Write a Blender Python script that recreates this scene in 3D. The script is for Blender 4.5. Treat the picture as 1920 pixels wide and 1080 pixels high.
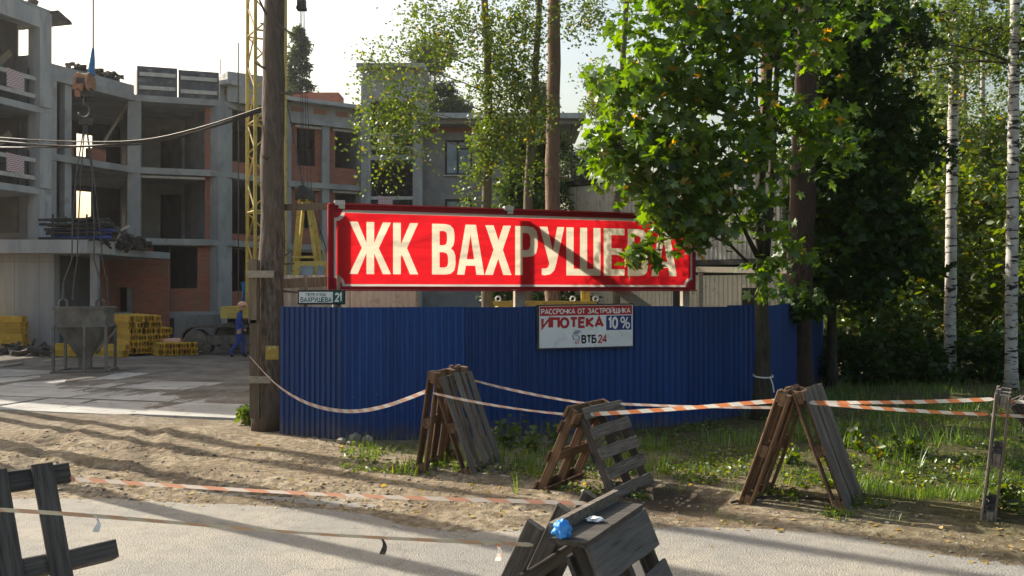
import bpy, bmesh, math, random
import numpy as np
from mathutils import Vector, Matrix, Euler, noise as mnoise
from mathutils.geometry import tessellate_polygon

for o in list(bpy.data.objects):
    bpy.data.objects.remove(o)
scene = bpy.context.scene
COL = scene.collection
R = math.radians

# ------------------------------------------------------------------ camera, sky, sun, exposure
F = 1663.0          # focal length in pixels of the 1920 wide photograph
HZ = 548.0          # horizon row
CH = 2.1            # camera height
cam_d = bpy.data.cameras.new('camera')
cam = bpy.data.objects.new('camera', cam_d); COL.objects.link(cam)
cam_d.sensor_width = 36.0; cam_d.lens = 36.0 * F / 1920.0
cam_d.clip_start = 0.05; cam_d.clip_end = 3000
cam.location = (0, 0, CH)
cam.rotation_euler = (R(90) + math.atan((HZ - 540.0) / F), 0, 0)
scene.camera = cam

SUN_AZ = R(-56)     # measured from +Y towards +X
SUN_EL = R(33)
world = bpy.data.worlds.new('World'); scene.world = world; world.use_nodes = True
wn = world.node_tree.nodes; wl = world.node_tree.links
sky = wn.new('ShaderNodeTexSky'); sky.sky_type = 'NISHITA'; sky.sun_disc = False
sky.sun_elevation = SUN_EL; sky.sun_rotation = SUN_AZ
sky.air_density = 1.6; sky.dust_density = 6.0; sky.ozone_density = 1.0; sky.altitude = 30
bg = wn['Background']; bg.inputs[1].default_value = 0.112
wl.new(sky.outputs[0], bg.inputs[0])
sun_d = bpy.data.lights.new('sun', 'SUN'); sun = bpy.data.objects.new('sun', sun_d); COL.objects.link(sun)
sun_d.energy = 5.0; sun_d.angle = R(0.5); sun_d.color = (1.0, 0.93, 0.80)
SD = Vector((math.sin(SUN_AZ) * math.cos(SUN_EL), math.cos(SUN_AZ) * math.cos(SUN_EL), math.sin(SUN_EL)))
sun.rotation_euler = SD.to_track_quat('Z', 'Y').to_euler()
sun.location = (-20, 20, 30)
vs = scene.view_settings
vs.view_transform = 'Standard'; vs.look = 'None'; vs.gamma = 1.0; vs.use_curve_mapping = False
vs.exposure = 0.95
scene.render.engine = 'CYCLES'
scene.cycles.max_bounces = 6; scene.cycles.diffuse_bounces = 3; scene.cycles.transmission_bounces = 5
scene.cycles.transparent_max_bounces = 6; scene.cycles.caustics_reflective = False; scene.cycles.caustics_refractive = False

# ------------------------------------------------------------------ helpers
def P(px, py, Y):
    return Vector(((px - 960) / F * Y, Y, CH + (HZ - py) / F * Y))
def G(px, py, z=0.0):
    Y = (CH - z) * F / (py - HZ)
    return Vector(((px - 960) / F * Y, Y, z))
def Lt(px, p0, p1):
    k = (px - 960) / F
    return (k * p0[1] - p0[0]) / ((p1[0] - p0[0]) - k * (p1[1] - p0[1]))
def srgb(r, g, b):
    f = lambda c: (c / 255 / 12.92) if c <= 10 else ((c / 255 + 0.055) / 1.055) ** 2.4
    return (f(r), f(g), f(b), 1)

class MB:
    def __init__(s): s.v = []; s.f = []; s.mi = []; s.uv = None
    def add(s, vs, fs, mi=0):
        o = len(s.v); s.v += [tuple(v) for v in vs]
        for f in fs: s.f.append(tuple(i + o for i in f)); s.mi.append(mi)
        return s
    def poly(s, vs, mi=0): return s.add(vs, [tuple(range(len(vs)))], mi)
    def hexa(s, p, mi=0):   # 4 bottom ccw, 4 top ccw
        return s.add(p, [(3,2,1,0),(4,5,6,7),(0,1,5,4),(1,2,6,5),(2,3,7,6),(3,0,4,7)], mi)
    def box(s, c, size, m=None, mi=0):
        hx, hy, hz = size[0]/2, size[1]/2, size[2]/2
        ps = [Vector((x, y, z)) for z in (-hz, hz) for x, y in ((-hx,-hy),(hx,-hy),(hx,hy),(-hx,hy))]
        if m is not None: ps = [m @ p for p in ps]
        c = Vector(c)
        return s.hexa([p + c for p in ps], mi)
    def beam(s, a, b, w, h, up=(0,0,1), mi=0):
        a = Vector(a); b = Vector(b); d = (b - a).normalized(); up = Vector(up)
        if abs(d.dot(up)) > 0.98: up = Vector((0, 1, 0))
        sx = d.cross(up).normalized(); uz = sx.cross(d)
        q = [(-w/2,-h/2),(w/2,-h/2),(w/2,h/2),(-w/2,h/2)]
        return s.hexa([a + sx*x + uz*y for x, y in q] + [b + sx*x + uz*y for x, y in q], mi)
    def tube(s, pts, r, n=8, mi=0, cap=True, rough=0, seed=0):
        pts = [Vector(p) for p in pts]; k = len(pts)
        rs = r if isinstance(r, (list, tuple)) else [r] * k
        t = (pts[1] - pts[0]).normalized()
        u = t.orthogonal().normalized(); vs = []
        rnd = random.Random(seed)
        for i in range(k):
            t2 = (pts[min(i+1, k-1)] - pts[max(i-1, 0)]).normalized()
            q = t.rotation_difference(t2); u = (q @ u); u = (u - t2 * u.dot(t2)).normalized(); t = t2
            w = t.cross(u)
            for j in range(n):
                a = 2 * math.pi * j / n
                rr = rs[i] * (1 + (rnd.uniform(-rough, rough) if rough else 0))
                vs.append(pts[i] + (u * math.cos(a) + w * math.sin(a)) * rr)
        fs = [(i*n + j, i*n + (j+1) % n, (i+1)*n + (j+1) % n, (i+1)*n + j) for i in range(k-1) for j in range(n)]
        if cap: fs += [tuple(range(n-1, -1, -1)), tuple(range((k-1)*n, k*n))]
        return s.add(vs, fs, mi)
    def cyl(s, a, b, r, n=12, mi=0, r2=None):
        return s.tube([a, b], [r, r if r2 is None else r2], n, mi)
    def extrude(s, prof, a, b, up=(0,0,1), mi=0):   # closed 2D profile swept a->b
        a = Vector(a); b = Vector(b); d = (b - a).normalized(); up = Vector(up)
        sx = d.cross(up).normalized(); uz = sx.cross(d); n = len(prof)
        vs = [a + sx*x + uz*y for x, y in prof] + [b + sx*x + uz*y for x, y in prof]
        fs = [(i, (i+1) % n, n + (i+1) % n, n + i) for i in range(n)] + [tuple(range(n-1, -1, -1)), tuple(range(n, 2*n))]
        return s.add(vs, fs, mi)
    def mesh(s, name, off=(0,0,0)):
        me = bpy.data.meshes.new(name)
        v = np.array(s.v, dtype=float).reshape(-1, 3) - np.array(off)
        me.from_pydata(v.tolist(), [], s.f)
        me.polygons.foreach_set('material_index', s.mi)
        if s.uv is not None:
            ul = me.uv_layers.new(name='UVMap'); li = np.zeros(len(me.loops), dtype=np.int32)
            me.loops.foreach_get('vertex_index', li)
            ul.data.foreach_set('uv', np.array(s.uv, dtype=float)[li].ravel())
        else: boxuv(me, off)
        me.update()
        return me
    def build(s, name, mats, parent=None, smooth=False):
        off = OFF.get(parent.name, (0,0,0)) if parent is not None else (0,0,0)
        o = bpy.data.objects.new(name, s.mesh(name, off)); COL.objects.link(o)
        for m in (mats if isinstance(mats, (list, tuple)) else [mats]): o.data.materials.append(m)
        if parent is not None: o.parent = parent; OFF[o.name] = off
        if smooth: o.data.polygons.foreach_set('use_smooth', [True] * len(o.data.polygons))
        return o
OFF = {}
def boxuv(me, off):
    # metric UVs: horizontal run / height on upright faces, plan on flat ones
    ul = me.uv_layers.new(name='UVMap'); n = len(me.loops)
    if n == 0: return
    li = np.zeros(n, dtype=np.int32); me.loops.foreach_get('vertex_index', li)
    co = np.zeros(len(me.vertices) * 3); me.vertices.foreach_get('co', co); co = co.reshape(-1, 3)
    nr = np.zeros(len(me.polygons) * 3); me.polygons.foreach_get('normal', nr); nr = nr.reshape(-1, 3)
    tot = np.zeros(len(me.polygons), dtype=np.int32); me.polygons.foreach_get('loop_total', tot)
    nl = np.repeat(nr, tot, axis=0); p = co[li]
    h = np.stack([-nl[:, 1], nl[:, 0]], 1); hl = np.linalg.norm(h, axis=1, keepdims=True); h = h / np.maximum(hl, 1e-6)
    flat = np.abs(nl[:, 2]) > 0.7
    u = np.where(flat, p[:, 0], p[:, 0] * h[:, 0] + p[:, 1] * h[:, 1]); v = np.where(flat, p[:, 1], p[:, 2])
    ul.data.foreach_set('uv', np.stack([u, v], 1).ravel())

def tag(o, label=None, cat=None, group=None, kind=None):
    if label: o['label'] = label
    if cat: o['category'] = cat
    if group: o['group'] = group
    if kind: o['kind'] = kind
    return o
def thing(name, label, cat, loc=(0,0,0), group=None):
    o = bpy.data.objects.new(name, None); COL.objects.link(o)
    o.empty_display_size = 0.1; o.location = loc; OFF[o.name] = tuple(loc)
    return tag(o, label, cat, group)
def place(name, me, mat, parent, m):
    o = bpy.data.objects.new(name, me); COL.objects.link(o)
    if len(me.materials) == 0: me.materials.append(mat)
    o.parent = parent; o.matrix_local = m
    return o
def copy_tree(o, parent=None):
    c = o.copy(); COL.objects.link(c)
    if parent is not None: c.parent = parent
    for ch in o.children: copy_tree(ch, c)
    return c

# ------------------------------------------------------------------ materials
def newmat(name):
    m = bpy.data.materials.new(name); m.use_nodes = True
    nt = m.node_tree; nt.nodes.clear()
    out = nt.nodes.new('ShaderNodeOutputMaterial')
    return m, nt, out
def N(nt, t, **kw):
    n = nt.nodes.new(t)
    for k, v in kw.items():
        if k == 'in_':
            for kk, vv in v.items(): n.inputs[kk].default_value = vv
        else: setattr(n, k, v)
    return n
def coords(nt, kind='Object', scale=(1,1,1)):
    tc = N(nt, 'ShaderNodeTexCoord'); mp = N(nt, 'ShaderNodeMapping'); mp.inputs['Scale'].default_value = scale
    nt.links.new(tc.outputs[kind], mp.inputs[0]); return mp.outputs[0]
def noise(nt, vec, scale, detail=4, rough=0.6):
    n = N(nt, 'ShaderNodeTexNoise'); n.inputs['Scale'].default_value = scale; n.inputs['Detail'].default_value = detail
    n.inputs['Roughness'].default_value = rough
    nt.links.new(vec, n.inputs['Vector']); return n.outputs[0]
def ramp(nt, fac, stops):
    r = N(nt, 'ShaderNodeValToRGB'); e = r.color_ramp.elements
    while len(e) > len(stops): e.remove(e[-1])
    while len(e) < len(stops): e.new(0.5)
    for q, (p, c) in zip(e, stops): q.position = p; q.color = c if len(c) == 4 else (*c, 1)
    nt.links.new(fac, r.inputs[0]); return r.outputs[0]
def mixc(nt, fac, a, b, mode='MIX'):
    m = N(nt, 'ShaderNodeMix', data_type='RGBA', blend_type=mode)
    for i, s in ((0, fac), (6, a), (7, b)):
        if isinstance(s, (int, float)): m.inputs[i].default_value = s
        elif isinstance(s, tuple): m.inputs[i].default_value = s if len(s) == 4 else (*s, 1)
        else: nt.links.new(s, m.inputs[i])
    return m.outputs[2]
def bumpn(nt, h, strength, dist):
    b = N(nt, 'ShaderNodeBump'); b.inputs['Strength'].default_value = strength; b.inputs['Distance'].default_value = dist
    nt.links.new(h, b.inputs['Height']); return b.outputs[0]
def princ(nt, out, col, rough=0.8, normal=None, metal=0.0, spec=0.3):
    p = N(nt, 'ShaderNodeBsdfPrincipled')
    p.inputs['Roughness'].default_value = rough; p.inputs['Metallic'].default_value = metal
    p.inputs['Specular IOR Level'].default_value = spec
    if isinstance(col, tuple): p.inputs['Base Color'].default_value = col if len(col) == 4 else (*col, 1)
    else: nt.links.new(col, p.inputs['Base Color'])
    if normal is not None: nt.links.new(normal, p.inputs['Normal'])
    nt.links.new(p.outputs[0], out.inputs[0]); return p
def pmat(name, c1, c2, scale=4, rough=0.8, bump=0.3, dist=0.01, stretch=(1,1,1), c3=None, s3=25, coord='Object', rnd=0.0, metal=0, spec=0.25, detail=5):
    m, nt, out = newmat(name)
    vec = coords(nt, coord, stretch)
    if rnd:
        oi = N(nt, 'ShaderNodeObjectInfo'); va = N(nt, 'ShaderNodeVectorMath', operation='ADD')
        vm = N(nt, 'ShaderNodeVectorMath', operation='SCALE'); vm.inputs['Scale'].default_value = 30
        cx = N(nt, 'ShaderNodeCombineXYZ')
        for i in range(3): nt.links.new(oi.outputs['Random'], cx.inputs[i])
        nt.links.new(cx.outputs[0], vm.inputs[0]); nt.links.new(vec, va.inputs[0]); nt.links.new(vm.outputs[0], va.inputs[1]); vec = va.outputs[0]
    n1 = noise(nt, vec, scale, detail)
    col = ramp(nt, n1, [(0.33, c1), (0.67, c2)])
    if c3:
        n3 = noise(nt, vec, s3, 3)
        col = mixc(nt, ramp(nt, n3, [(0.55, (0,0,0)), (0.72, (1,1,1))]), col, c3)
    if rnd:
        hs = N(nt, 'ShaderNodeHueSaturation'); mr = N(nt, 'ShaderNodeMapRange')
        mr.inputs['To Min'].default_value = 1 - rnd; mr.inputs['To Max'].default_value = 1 + rnd
        nt.links.new(oi.outputs['Random'], mr.inputs[0]); nt.links.new(mr.outputs[0], hs.inputs['Value']); nt.links.new(col, hs.inputs['Color']); col = hs.outputs[0]
    nb = bumpn(nt, noise(nt, vec, scale * 4, 4), bump, dist) if bump else None
    princ(nt, out, col, rough, nb, metal, spec)
    return m
def leafmat(name, c1, c2, c3=None, trans=0.5, gloss=0.06):
    m, nt, out = newmat(name)
    ge = N(nt, 'ShaderNodeNewGeometry')
    stops = [(0.0, c1), (0.75, c2)]
    if c3: stops += [(0.975, c2), (0.985, c3)]
    col = ramp(nt, ge.outputs['Random Per Island'], stops)
    d = N(nt, 'ShaderNodeBsdfDiffuse'); t = N(nt, 'ShaderNodeBsdfTranslucent'); g = N(nt, 'ShaderNodeBsdfGlossy'); g.inputs['Roughness'].default_value = 0.42
    g.inputs['Color'].default_value = (0.8, 0.85, 0.8, 1)
    tc = mixc(nt, 1.0, col, (1.08, 1.0, 0.32, 1), 'MULTIPLY')
    br = N(nt, 'ShaderNodeHueSaturation'); br.inputs['Value'].default_value = 1.7; br.inputs['Saturation'].default_value = 1.05
    nt.links.new(tc, br.inputs['Color'])
    nt.links.new(col, d.inputs[0]); nt.links.new(br.outputs[0], t.inputs[0])
    m1 = N(nt, 'ShaderNodeMixShader'); m1.inputs[0].default_value = trans
    m2 = N(nt, 'ShaderNodeMixShader'); m2.inputs[0].default_value = gloss
    nt.links.new(d.outputs[0], m1.inputs[1]); nt.links.new(t.outputs[0], m1.inputs[2])
    nt.links.new(m1.outputs[0], m2.inputs[1]); nt.links.new(g.outputs[0], m2.inputs[2]); nt.links.new(m2.outputs[0], out.inputs[0])
    return m

M = {}
M['concrete'] = pmat('concrete', (0.26,0.265,0.265,1), (0.40,0.40,0.39,1), 1.0, 0.9, 0.25, 0.01, (1,1,0.5), c3=(0.24,0.24,0.24,1), s3=2.3)
M['concrete_old'] = pmat('concrete_old', (0.15,0.15,0.145,1), (0.23,0.225,0.215,1), 1.2, 0.9, 0.3, 0.01, (1,1,0.35), c3=(0.10,0.10,0.10,1), s3=4)
M['concrete_pale'] = pmat('concrete_pale', (0.34,0.35,0.36,1), (0.47,0.475,0.47,1), 1.0, 0.9, 0.2, 0.008, (1.5,1.5,0.35), c3=(0.31,0.31,0.31,1), s3=2.3)
def panelmat():
    m, nt, out = newmat('board_marked_concrete')
    tc = N(nt, 'ShaderNodeTexCoord'); b = N(nt, 'ShaderNodeTexBrick'); b.offset = 0.0
    b.inputs['Scale'].default_value = 1; b.inputs['Brick Width'].default_value = 0.9; b.inputs['Row Height'].default_value = 3.2; b.inputs['Mortar Size'].default_value = 0.012
    b.inputs['Color1'].default_value = (0.37,0.38,0.39,1); b.inputs['Color2'].default_value = (0.30,0.31,0.32,1); b.inputs['Mortar'].default_value = (0.24,0.24,0.24,1)
    nt.links.new(tc.outputs['UV'], b.inputs['Vector'])
    n = noise(nt, coords(nt, 'Object', (3,3,.35)), 1.3, 5); col = mixc(nt, ramp(nt, n, [(.4,(0,0,0)),(.7,(.6,.6,.6))]), b.outputs[0], (0.24,0.245,0.25,1))
    princ(nt, out, col, .9, bumpn(nt, n, .2, .01)); return m
M['concrete_panel'] = panelmat()
M['block'] = pmat('block_wall', (0.19,0.185,0.18,1), (0.27,0.265,0.255,1), 1.5, 0.9, 0.2, 0.01)
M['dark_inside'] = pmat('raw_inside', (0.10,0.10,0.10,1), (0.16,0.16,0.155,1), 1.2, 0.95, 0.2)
M['slab'] = pmat('slab_concrete', (0.23,0.225,0.215,1), (0.37,0.355,0.33,1), 0.9, 0.9, 0.35, 0.006, c3=(0.20,0.175,0.14,1), s3=3, rnd=0.10)
def brickmat():
    m, nt, out = newmat('brickwork')
    tc = N(nt, 'ShaderNodeTexCoord'); b = N(nt, 'ShaderNodeTexBrick')
    b.inputs['Scale'].default_value = 1.0; b.inputs['Brick Width'].default_value = 0.26; b.inputs['Row Height'].default_value = 0.10
    b.inputs['Mortar Size'].default_value = 0.008; b.inputs['Mortar Smooth'].default_value = 0.2; b.inputs['Bias'].default_value = -0.2
    b.inputs['Color1'].default_value = (0.42, 0.13, 0.065, 1); b.inputs['Color2'].default_value = (0.28, 0.085, 0.05, 1); b.inputs['Mortar'].default_value = (0.20, 0.17, 0.15, 1)
    nt.links.new(tc.outputs['UV'], b.inputs['Vector'])
    n = noise(nt, coords(nt), 1.3, 5)
    col = mixc(nt, ramp(nt, n, [(0.4, (0,0,0)), (0.75, (0.7,0.7,0.7))]), b.outputs[0], (0.22,0.15,0.12,1))
    princ(nt, out, col, 0.9, bumpn(nt, b.outputs[1], -0.5, 0.008)); return m
M['brick'] = brickmat()
M['wood_grey'] = pmat('weathered_wood', (0.075,0.062,0.05,1), (0.20,0.175,0.145,1), 5, 0.85, 0.5, 0.004, (0.5,9,9), c3=(0.05,0.042,0.035,1), s3=8, rnd=0.28)
M['wood_dark'] = pmat('dark_shaded_wood', (0.035,0.031,0.028,1), (0.095,0.085,0.075,1), 5, 0.8, 0.5, 0.004, (0.5,9,9), c3=(0.025,0.022,0.02,1), s3=8, rnd=0.25)  # shaded side of the pallets put into a darker wood colour
M['wood_dusty'] = pmat('dusty_grey_wood', (0.085,0.079,0.072,1), (0.135,0.127,0.117,1), 5, 0.85, 0.5, 0.004, (0.5,9,9), c3=(0.05,0.047,0.043,1), s3=8, rnd=0.15)
M['wood_brown'] = pmat('brown_wood', (0.10,0.055,0.03,1), (0.23,0.14,0.08,1), 5, 0.85, 0.5, 0.004, (0.5,9,9), c3=(0.06,0.04,0.03,1), s3=8, rnd=0.25)
M['wood_pale'] = pmat('pale_board', (0.30,0.24,0.16,1), (0.48,0.40,0.28,1), 5, 0.8, 0.3, 0.003, (0.6,9,9), rnd=0.2)
M['plank_world'] = pmat('plank_upright', (0.10,0.075,0.05,1), (0.22,0.17,0.12,1), 5, 0.85, 0.5, 0.004, (9,9,0.6), rnd=0.2)
M['plank_pale'] = pmat('plank_pale', (0.26,0.22,0.17,1), (0.42,0.37,0.29,1), 6, 0.85, 0.4, 0.004, (2,9,9), rnd=0.15)
M['yellow_steel'] = pmat('yellow_steel', (0.42,0.31,0.06,1), (0.54,0.42,0.10,1), 3, 0.55, 0.15, 0.004, c3=(0.22,0.13,0.04,1), s3=9, spec=0.4)
M['yellow_wood'] = pmat('yellow_timber', (0.42,0.26,0.03,1), (0.58,0.39,0.06,1), 4, 0.7, 0.2, 0.003, rnd=0.22)
M['yellow_end'] = pmat('yellow_timber_end', (0.42,0.20,0.02,1), (0.62,0.36,0.03,1), 10, 0.8, 0.3, 0.003, rnd=0.25)
M['pink_foam'] = pmat('pink_timber', (0.60,0.35,0.27,1), (0.70,0.45,0.36,1), 6, 0.8, 0.1)
M['dark_steel'] = pmat('dark_steel', (0.030,0.030,0.032,1), (0.07,0.067,0.062,1), 5, 0.6, 0.2, 0.004, metal=0.3)
M['track'] = pmat('muddy_track_steel', (0.06,0.052,0.045,1), (0.16,0.145,0.125,1), 5, 0.85, 0.4, 0.006)
M['rust'] = pmat('rusty_steel', (0.25,0.11,0.06,1), (0.42,0.23,0.14,1), 6, 0.8, 0.3, 0.004)
M['bucket'] = pmat('cement_caked_steel', (0.10,0.095,0.085,1), (0.22,0.21,0.185,1), 3.5, 0.9, 0.5, 0.01, (1,1,0.6), c3=(0.075,0.07,0.06,1), s3=7)
M['rope'] = pmat('steel_rope', (0.05,0.05,0.05,1), (0.10,0.10,0.10,1), 20, 0.6, 0.2, metal=0.4)
M['cable'] = pmat('black_cable', (0.012,0.012,0.013,1), (0.02,0.02,0.022,1), 20, 0.35, 0, spec=0.6)
M['formwork'] = pmat('blue_grey_formwork', (0.05,0.06,0.075,1), (0.12,0.13,0.145,1), 2, 0.7, 0.2, c3=(0.2,0.2,0.2,1), s3=4)
M['board_white'] = pmat('whitish_board', (0.42,0.41,0.38,1), (0.58,0.57,0.53,1), 5, 0.8, 0.2)
M['blue_pipe'] = pmat('blue_pipe', (0.03,0.05,0.22,1), (0.06,0.10,0.35,1), 4, 0.5, 0.1)
M['blue_tarp'] = pmat('blue_tarp', (0.02,0.13,0.34,1), (0.035,0.2,0.45,1), 4, 0.6, 0.3, 0.02)
M['glass'] = pmat('window_glass', (0.08,0.12,0.17,1), (0.16,0.24,0.32,1), 2, 0.08, 0, spec=0.9)
M['black_frame'] = pmat('black_window_frame', (0.012,0.013,0.015,1), (0.02,0.02,0.022,1), 5, 0.4, 0)
M['shed_grey'] = pmat('grey_sheet', (0.40,0.39,0.36,1), (0.52,0.50,0.46,1), 1.5, 0.6, 0.05, c3=(0.3,0.29,0.26,1), s3=5)
M['shed_cream'] = pmat('cream_sheet', (0.60,0.54,0.42,1), (0.72,0.66,0.53,1), 1.5, 0.6, 0.05, c3=(0.45,0.40,0.31,1), s3=6)
M['asbestos'] = pmat('pale_wavy_sheet', (0.38,0.36,0.33,1), (0.52,0.50,0.46,1), 3, 0.85, 0.2)
M['white_plate'] = pmat('white_plate', (0.62,0.66,0.68,1), (0.74,0.77,0.78,1), 2, 0.5, 0.05, c3=(0.55,0.56,0.55,1), s3=6)
M['red_print'] = pmat('red_print', (0.36,0.018,0.025,1), (0.42,0.025,0.032,1), 3, 0.5, 0)
M['blue_print'] = pmat('blue_print', (0.02,0.035,0.16,1), (0.025,0.04,0.19,1), 3, 0.5, 0)
M['black_print'] = pmat('black_print', (0.015,0.016,0.02,1), (0.02,0.02,0.025,1), 3, 0.5, 0)
M['white_print'] = pmat('white_print', (0.70,0.71,0.70,1), (0.78,0.78,0.77,1), 3, 0.5, 0)
M['green_print'] = pmat('green_print', (0.015,0.10,0.065,1), (0.02,0.12,0.08,1), 3, 0.5, 0)
M['yellow_paper'] = pmat('yellow_paper', (0.36,0.26,0.05,1), (0.44,0.34,0.09,1), 8, 0.8, 0.1, c3=(0.7,0.66,0.5,1), s3=14)
M['cloth_blue'] = pmat('blue_overalls', (0.02,0.05,0.22,1), (0.035,0.075,0.30,1), 6, 0.9, 0.4, 0.01)
M['skin'] = pmat('skin', (0.42,0.24,0.17,1), (0.5,0.3,0.22,1), 6, 0.6, 0)
M['helmet_orange'] = pmat('pale_orange_helmet', (0.66,0.36,0.25,1), (0.72,0.42,0.30,1), 4, 0.4, 0)
M['helmet_white'] = pmat('white_helmet', (0.72,0.72,0.70,1), (0.78,0.78,0.76,1), 4, 0.4, 0)
M['boot'] = pmat('dark_boot', (0.02,0.018,0.016,1), (0.04,0.035,0.03,1), 6, 0.8, 0)
M['rag_blue'] = pmat('blue_plastic', (0.03,0.20,0.62,1), (0.07,0.32,0.80,1), 8, 0.35, 0.3, 0.005)
M['plastic_white'] = pmat('white_plastic', (0.60,0.62,0.62,1), (0.72,0.74,0.74,1), 8, 0.4, 0.2)
M['stone'] = pmat('stone', (0.24,0.21,0.165,1), (0.42,0.38,0.31,1), 6, 0.9, 0.3, rnd=0.2)
M['clod'] = pmat('soil_clod', (0.12,0.088,0.056,1), (0.22,0.17,0.11,1), 9, 0.95, 0.4)
M['debris'] = pmat('debris', (0.035,0.034,0.034,1), (0.12,0.105,0.09,1), 6, 0.9, 0.4, 0.01)
M['silver'] = pmat('silver_clip', (0.40,0.40,0.38,1), (0.5,0.5,0.47,1), 6, 0.5, 0.1, metal=0.4)

def barkmat(name, c1, c2, c3, zs=(7,7,1.6), sc=3.0, d=0.03):
    m, nt, out = newmat(name)
    vec = coords(nt, 'Object', zs)
    n = noise(nt, vec, sc, 6, 0.65); n2 = noise(nt, coords(nt, 'Object', (1,1,0.4)), 1.5, 3)
    col = mixc(nt, ramp(nt, n2, [(0.4,(0,0,0)),(0.65,(1,1,1))]), ramp(nt, n, [(0.35, c1), (0.65, c2)]), c3)
    princ(nt, out, col, 0.85, bumpn(nt, n, 0.8, d), spec=0.15); return m
M['pine_bark'] = barkmat('pine_bark', (0.042,0.034,0.028,1), (0.19,0.15,0.125,1), (0.11,0.087,0.07,1))
M['pine_red'] = barkmat('pine_upper_bark', (0.11,0.07,0.05,1), (0.28,0.185,0.135,1), (0.20,0.135,0.10,1))
M['pine_dark'] = barkmat('dark_pine_bark', (0.018,0.013,0.010,1), (0.085,0.056,0.042,1), (0.045,0.03,0.023,1))
M['maple_bark'] = barkmat('maple_bark', (0.022,0.02,0.016,1), (0.075,0.065,0.05,1), (0.05,0.05,0.035,1))
M['grey_bark'] = barkmat('grey_bark', (0.08,0.07,0.055,1), (0.20,0.17,0.13,1), (0.15,0.125,0.09,1))
def birchbark():
    m, nt, out = newmat('birch_bark')
    n = noise(nt, coords(nt, 'Object', (1.6,1.6,7)), 2.2, 4, 0.6); n2 = noise(nt, coords(nt, 'Object', (1,1,1.3)), 3.0, 3)
    bands = ramp(nt, n, [(0.41, (1,1,1)), (0.47, (0,0,0))])
    base = ramp(nt, n2, [(0.3, (0.30,0.285,0.26,1)), (0.7, (0.55,0.53,0.49,1))])
    col = mixc(nt, bands, base, (0.03,0.027,0.025,1))
    princ(nt, out, col, 0.85, bumpn(nt, n, 0.3, 0.01)); return m
M['birch_bark'] = birchbark()
M['twig'] = pmat('twig', (0.03,0.024,0.018,1), (0.07,0.055,0.04,1), 8, 0.9, 0)
M['leaf_maple'] = leafmat('maple_leaf', (0.036,0.086,0.012,1), (0.105,0.185,0.022,1), (0.40,0.22,0.02,1), 0.55, 0.05)
M['leaf_birch'] = leafmat('birch_leaf', (0.050,0.092,0.022,1), (0.11,0.16,0.035,1), (0.45,0.30,0.03,1), 0.42, 0.05)
M['leaf_wood'] = leafmat('woodland_leaf', (0.034,0.070,0.012,1), (0.12,0.165,0.024,1), (0.38,0.25,0.03,1), 0.55, 0.05)
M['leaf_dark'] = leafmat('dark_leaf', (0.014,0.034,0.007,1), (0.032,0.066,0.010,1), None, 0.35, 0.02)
M['needle'] = leafmat('needles', (0.020,0.042,0.018,1), (0.045,0.075,0.03,1), None, 0.25, 0.03)
M['needle_mid'] = leafmat('spruce_needles', (0.035,0.065,0.028,1), (0.07,0.11,0.045,1), None, 0.3, 0.03)
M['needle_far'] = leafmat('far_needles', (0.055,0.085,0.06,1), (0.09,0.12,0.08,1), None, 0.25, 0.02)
M['grass'] = leafmat('grass_blade', (0.05,0.11,0.018,1), (0.13,0.21,0.04,1), (0.35,0.30,0.12,1), 0.5, 0.05)
M['dry_leaf'] = leafmat('fallen_leaf', (0.22,0.14,0.05,1), (0.42,0.32,0.14,1), None, 0.3, 0.03)

def bluemat():
    m, nt, out = newmat('blue_painted_sheet')
    vec = coords(nt, 'Object', (3,3,0.22)); n = noise(nt, vec, 2.2, 6, .7)
    oi = N(nt, 'ShaderNodeObjectInfo')
    col = ramp(nt, n, [(0.3, (0.005,0.034,0.140,1)), (0.7, (0.009,0.056,0.215,1))])
    hs = N(nt, 'ShaderNodeHueSaturation'); mr = N(nt, 'ShaderNodeMapRange'); mr.inputs['To Min'].default_value = 0.8; mr.inputs['To Max'].default_value = 1.2
    nt.links.new(oi.outputs['Random'], mr.inputs[0]); nt.links.new(mr.outputs[0], hs.inputs['Value']); nt.links.new(col, hs.inputs['Color'])
    n2 = noise(nt, coords(nt, 'Object'), 14, 4, 0.7)
    col = mixc(nt, ramp(nt, n2, [(0.70,(0,0,0)),(0.735,(0.8,0.8,0.8))]), hs.outputs[0], (0.33,0.34,0.34,1))
    # duller brown tint towards the foot of the sheet
    sx = N(nt, 'ShaderNodeSeparateXYZ'); tc = N(nt, 'ShaderNodeNewGeometry'); nt.links.new(tc.outputs['Position'], sx.inputs[0])
    ad = N(nt, 'ShaderNodeMath', operation='ADD'); sc = N(nt, 'ShaderNodeMath', operation='MULTIPLY'); sc.inputs[1].default_value = 0.55
    nt.links.new(noise(nt, coords(nt, 'Object', (1,1,0.6)), 3, 4), sc.inputs[0]); nt.links.new(sx.outputs[2], ad.inputs[0]); nt.links.new(sc.outputs[0], ad.inputs[1])
    mud = ramp(nt, ad.outputs[0], [(0.30,(0.65,0.65,0.65)),(0.58,(0,0,0))])
    col = mixc(nt, mud, col, (0.10,0.085,0.065,1))
    princ(nt, out, col, 0.55, bumpn(nt, n, 0.25, 0.02), spec=0.25); return m
M['blue_sheet'] = bluemat()
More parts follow.
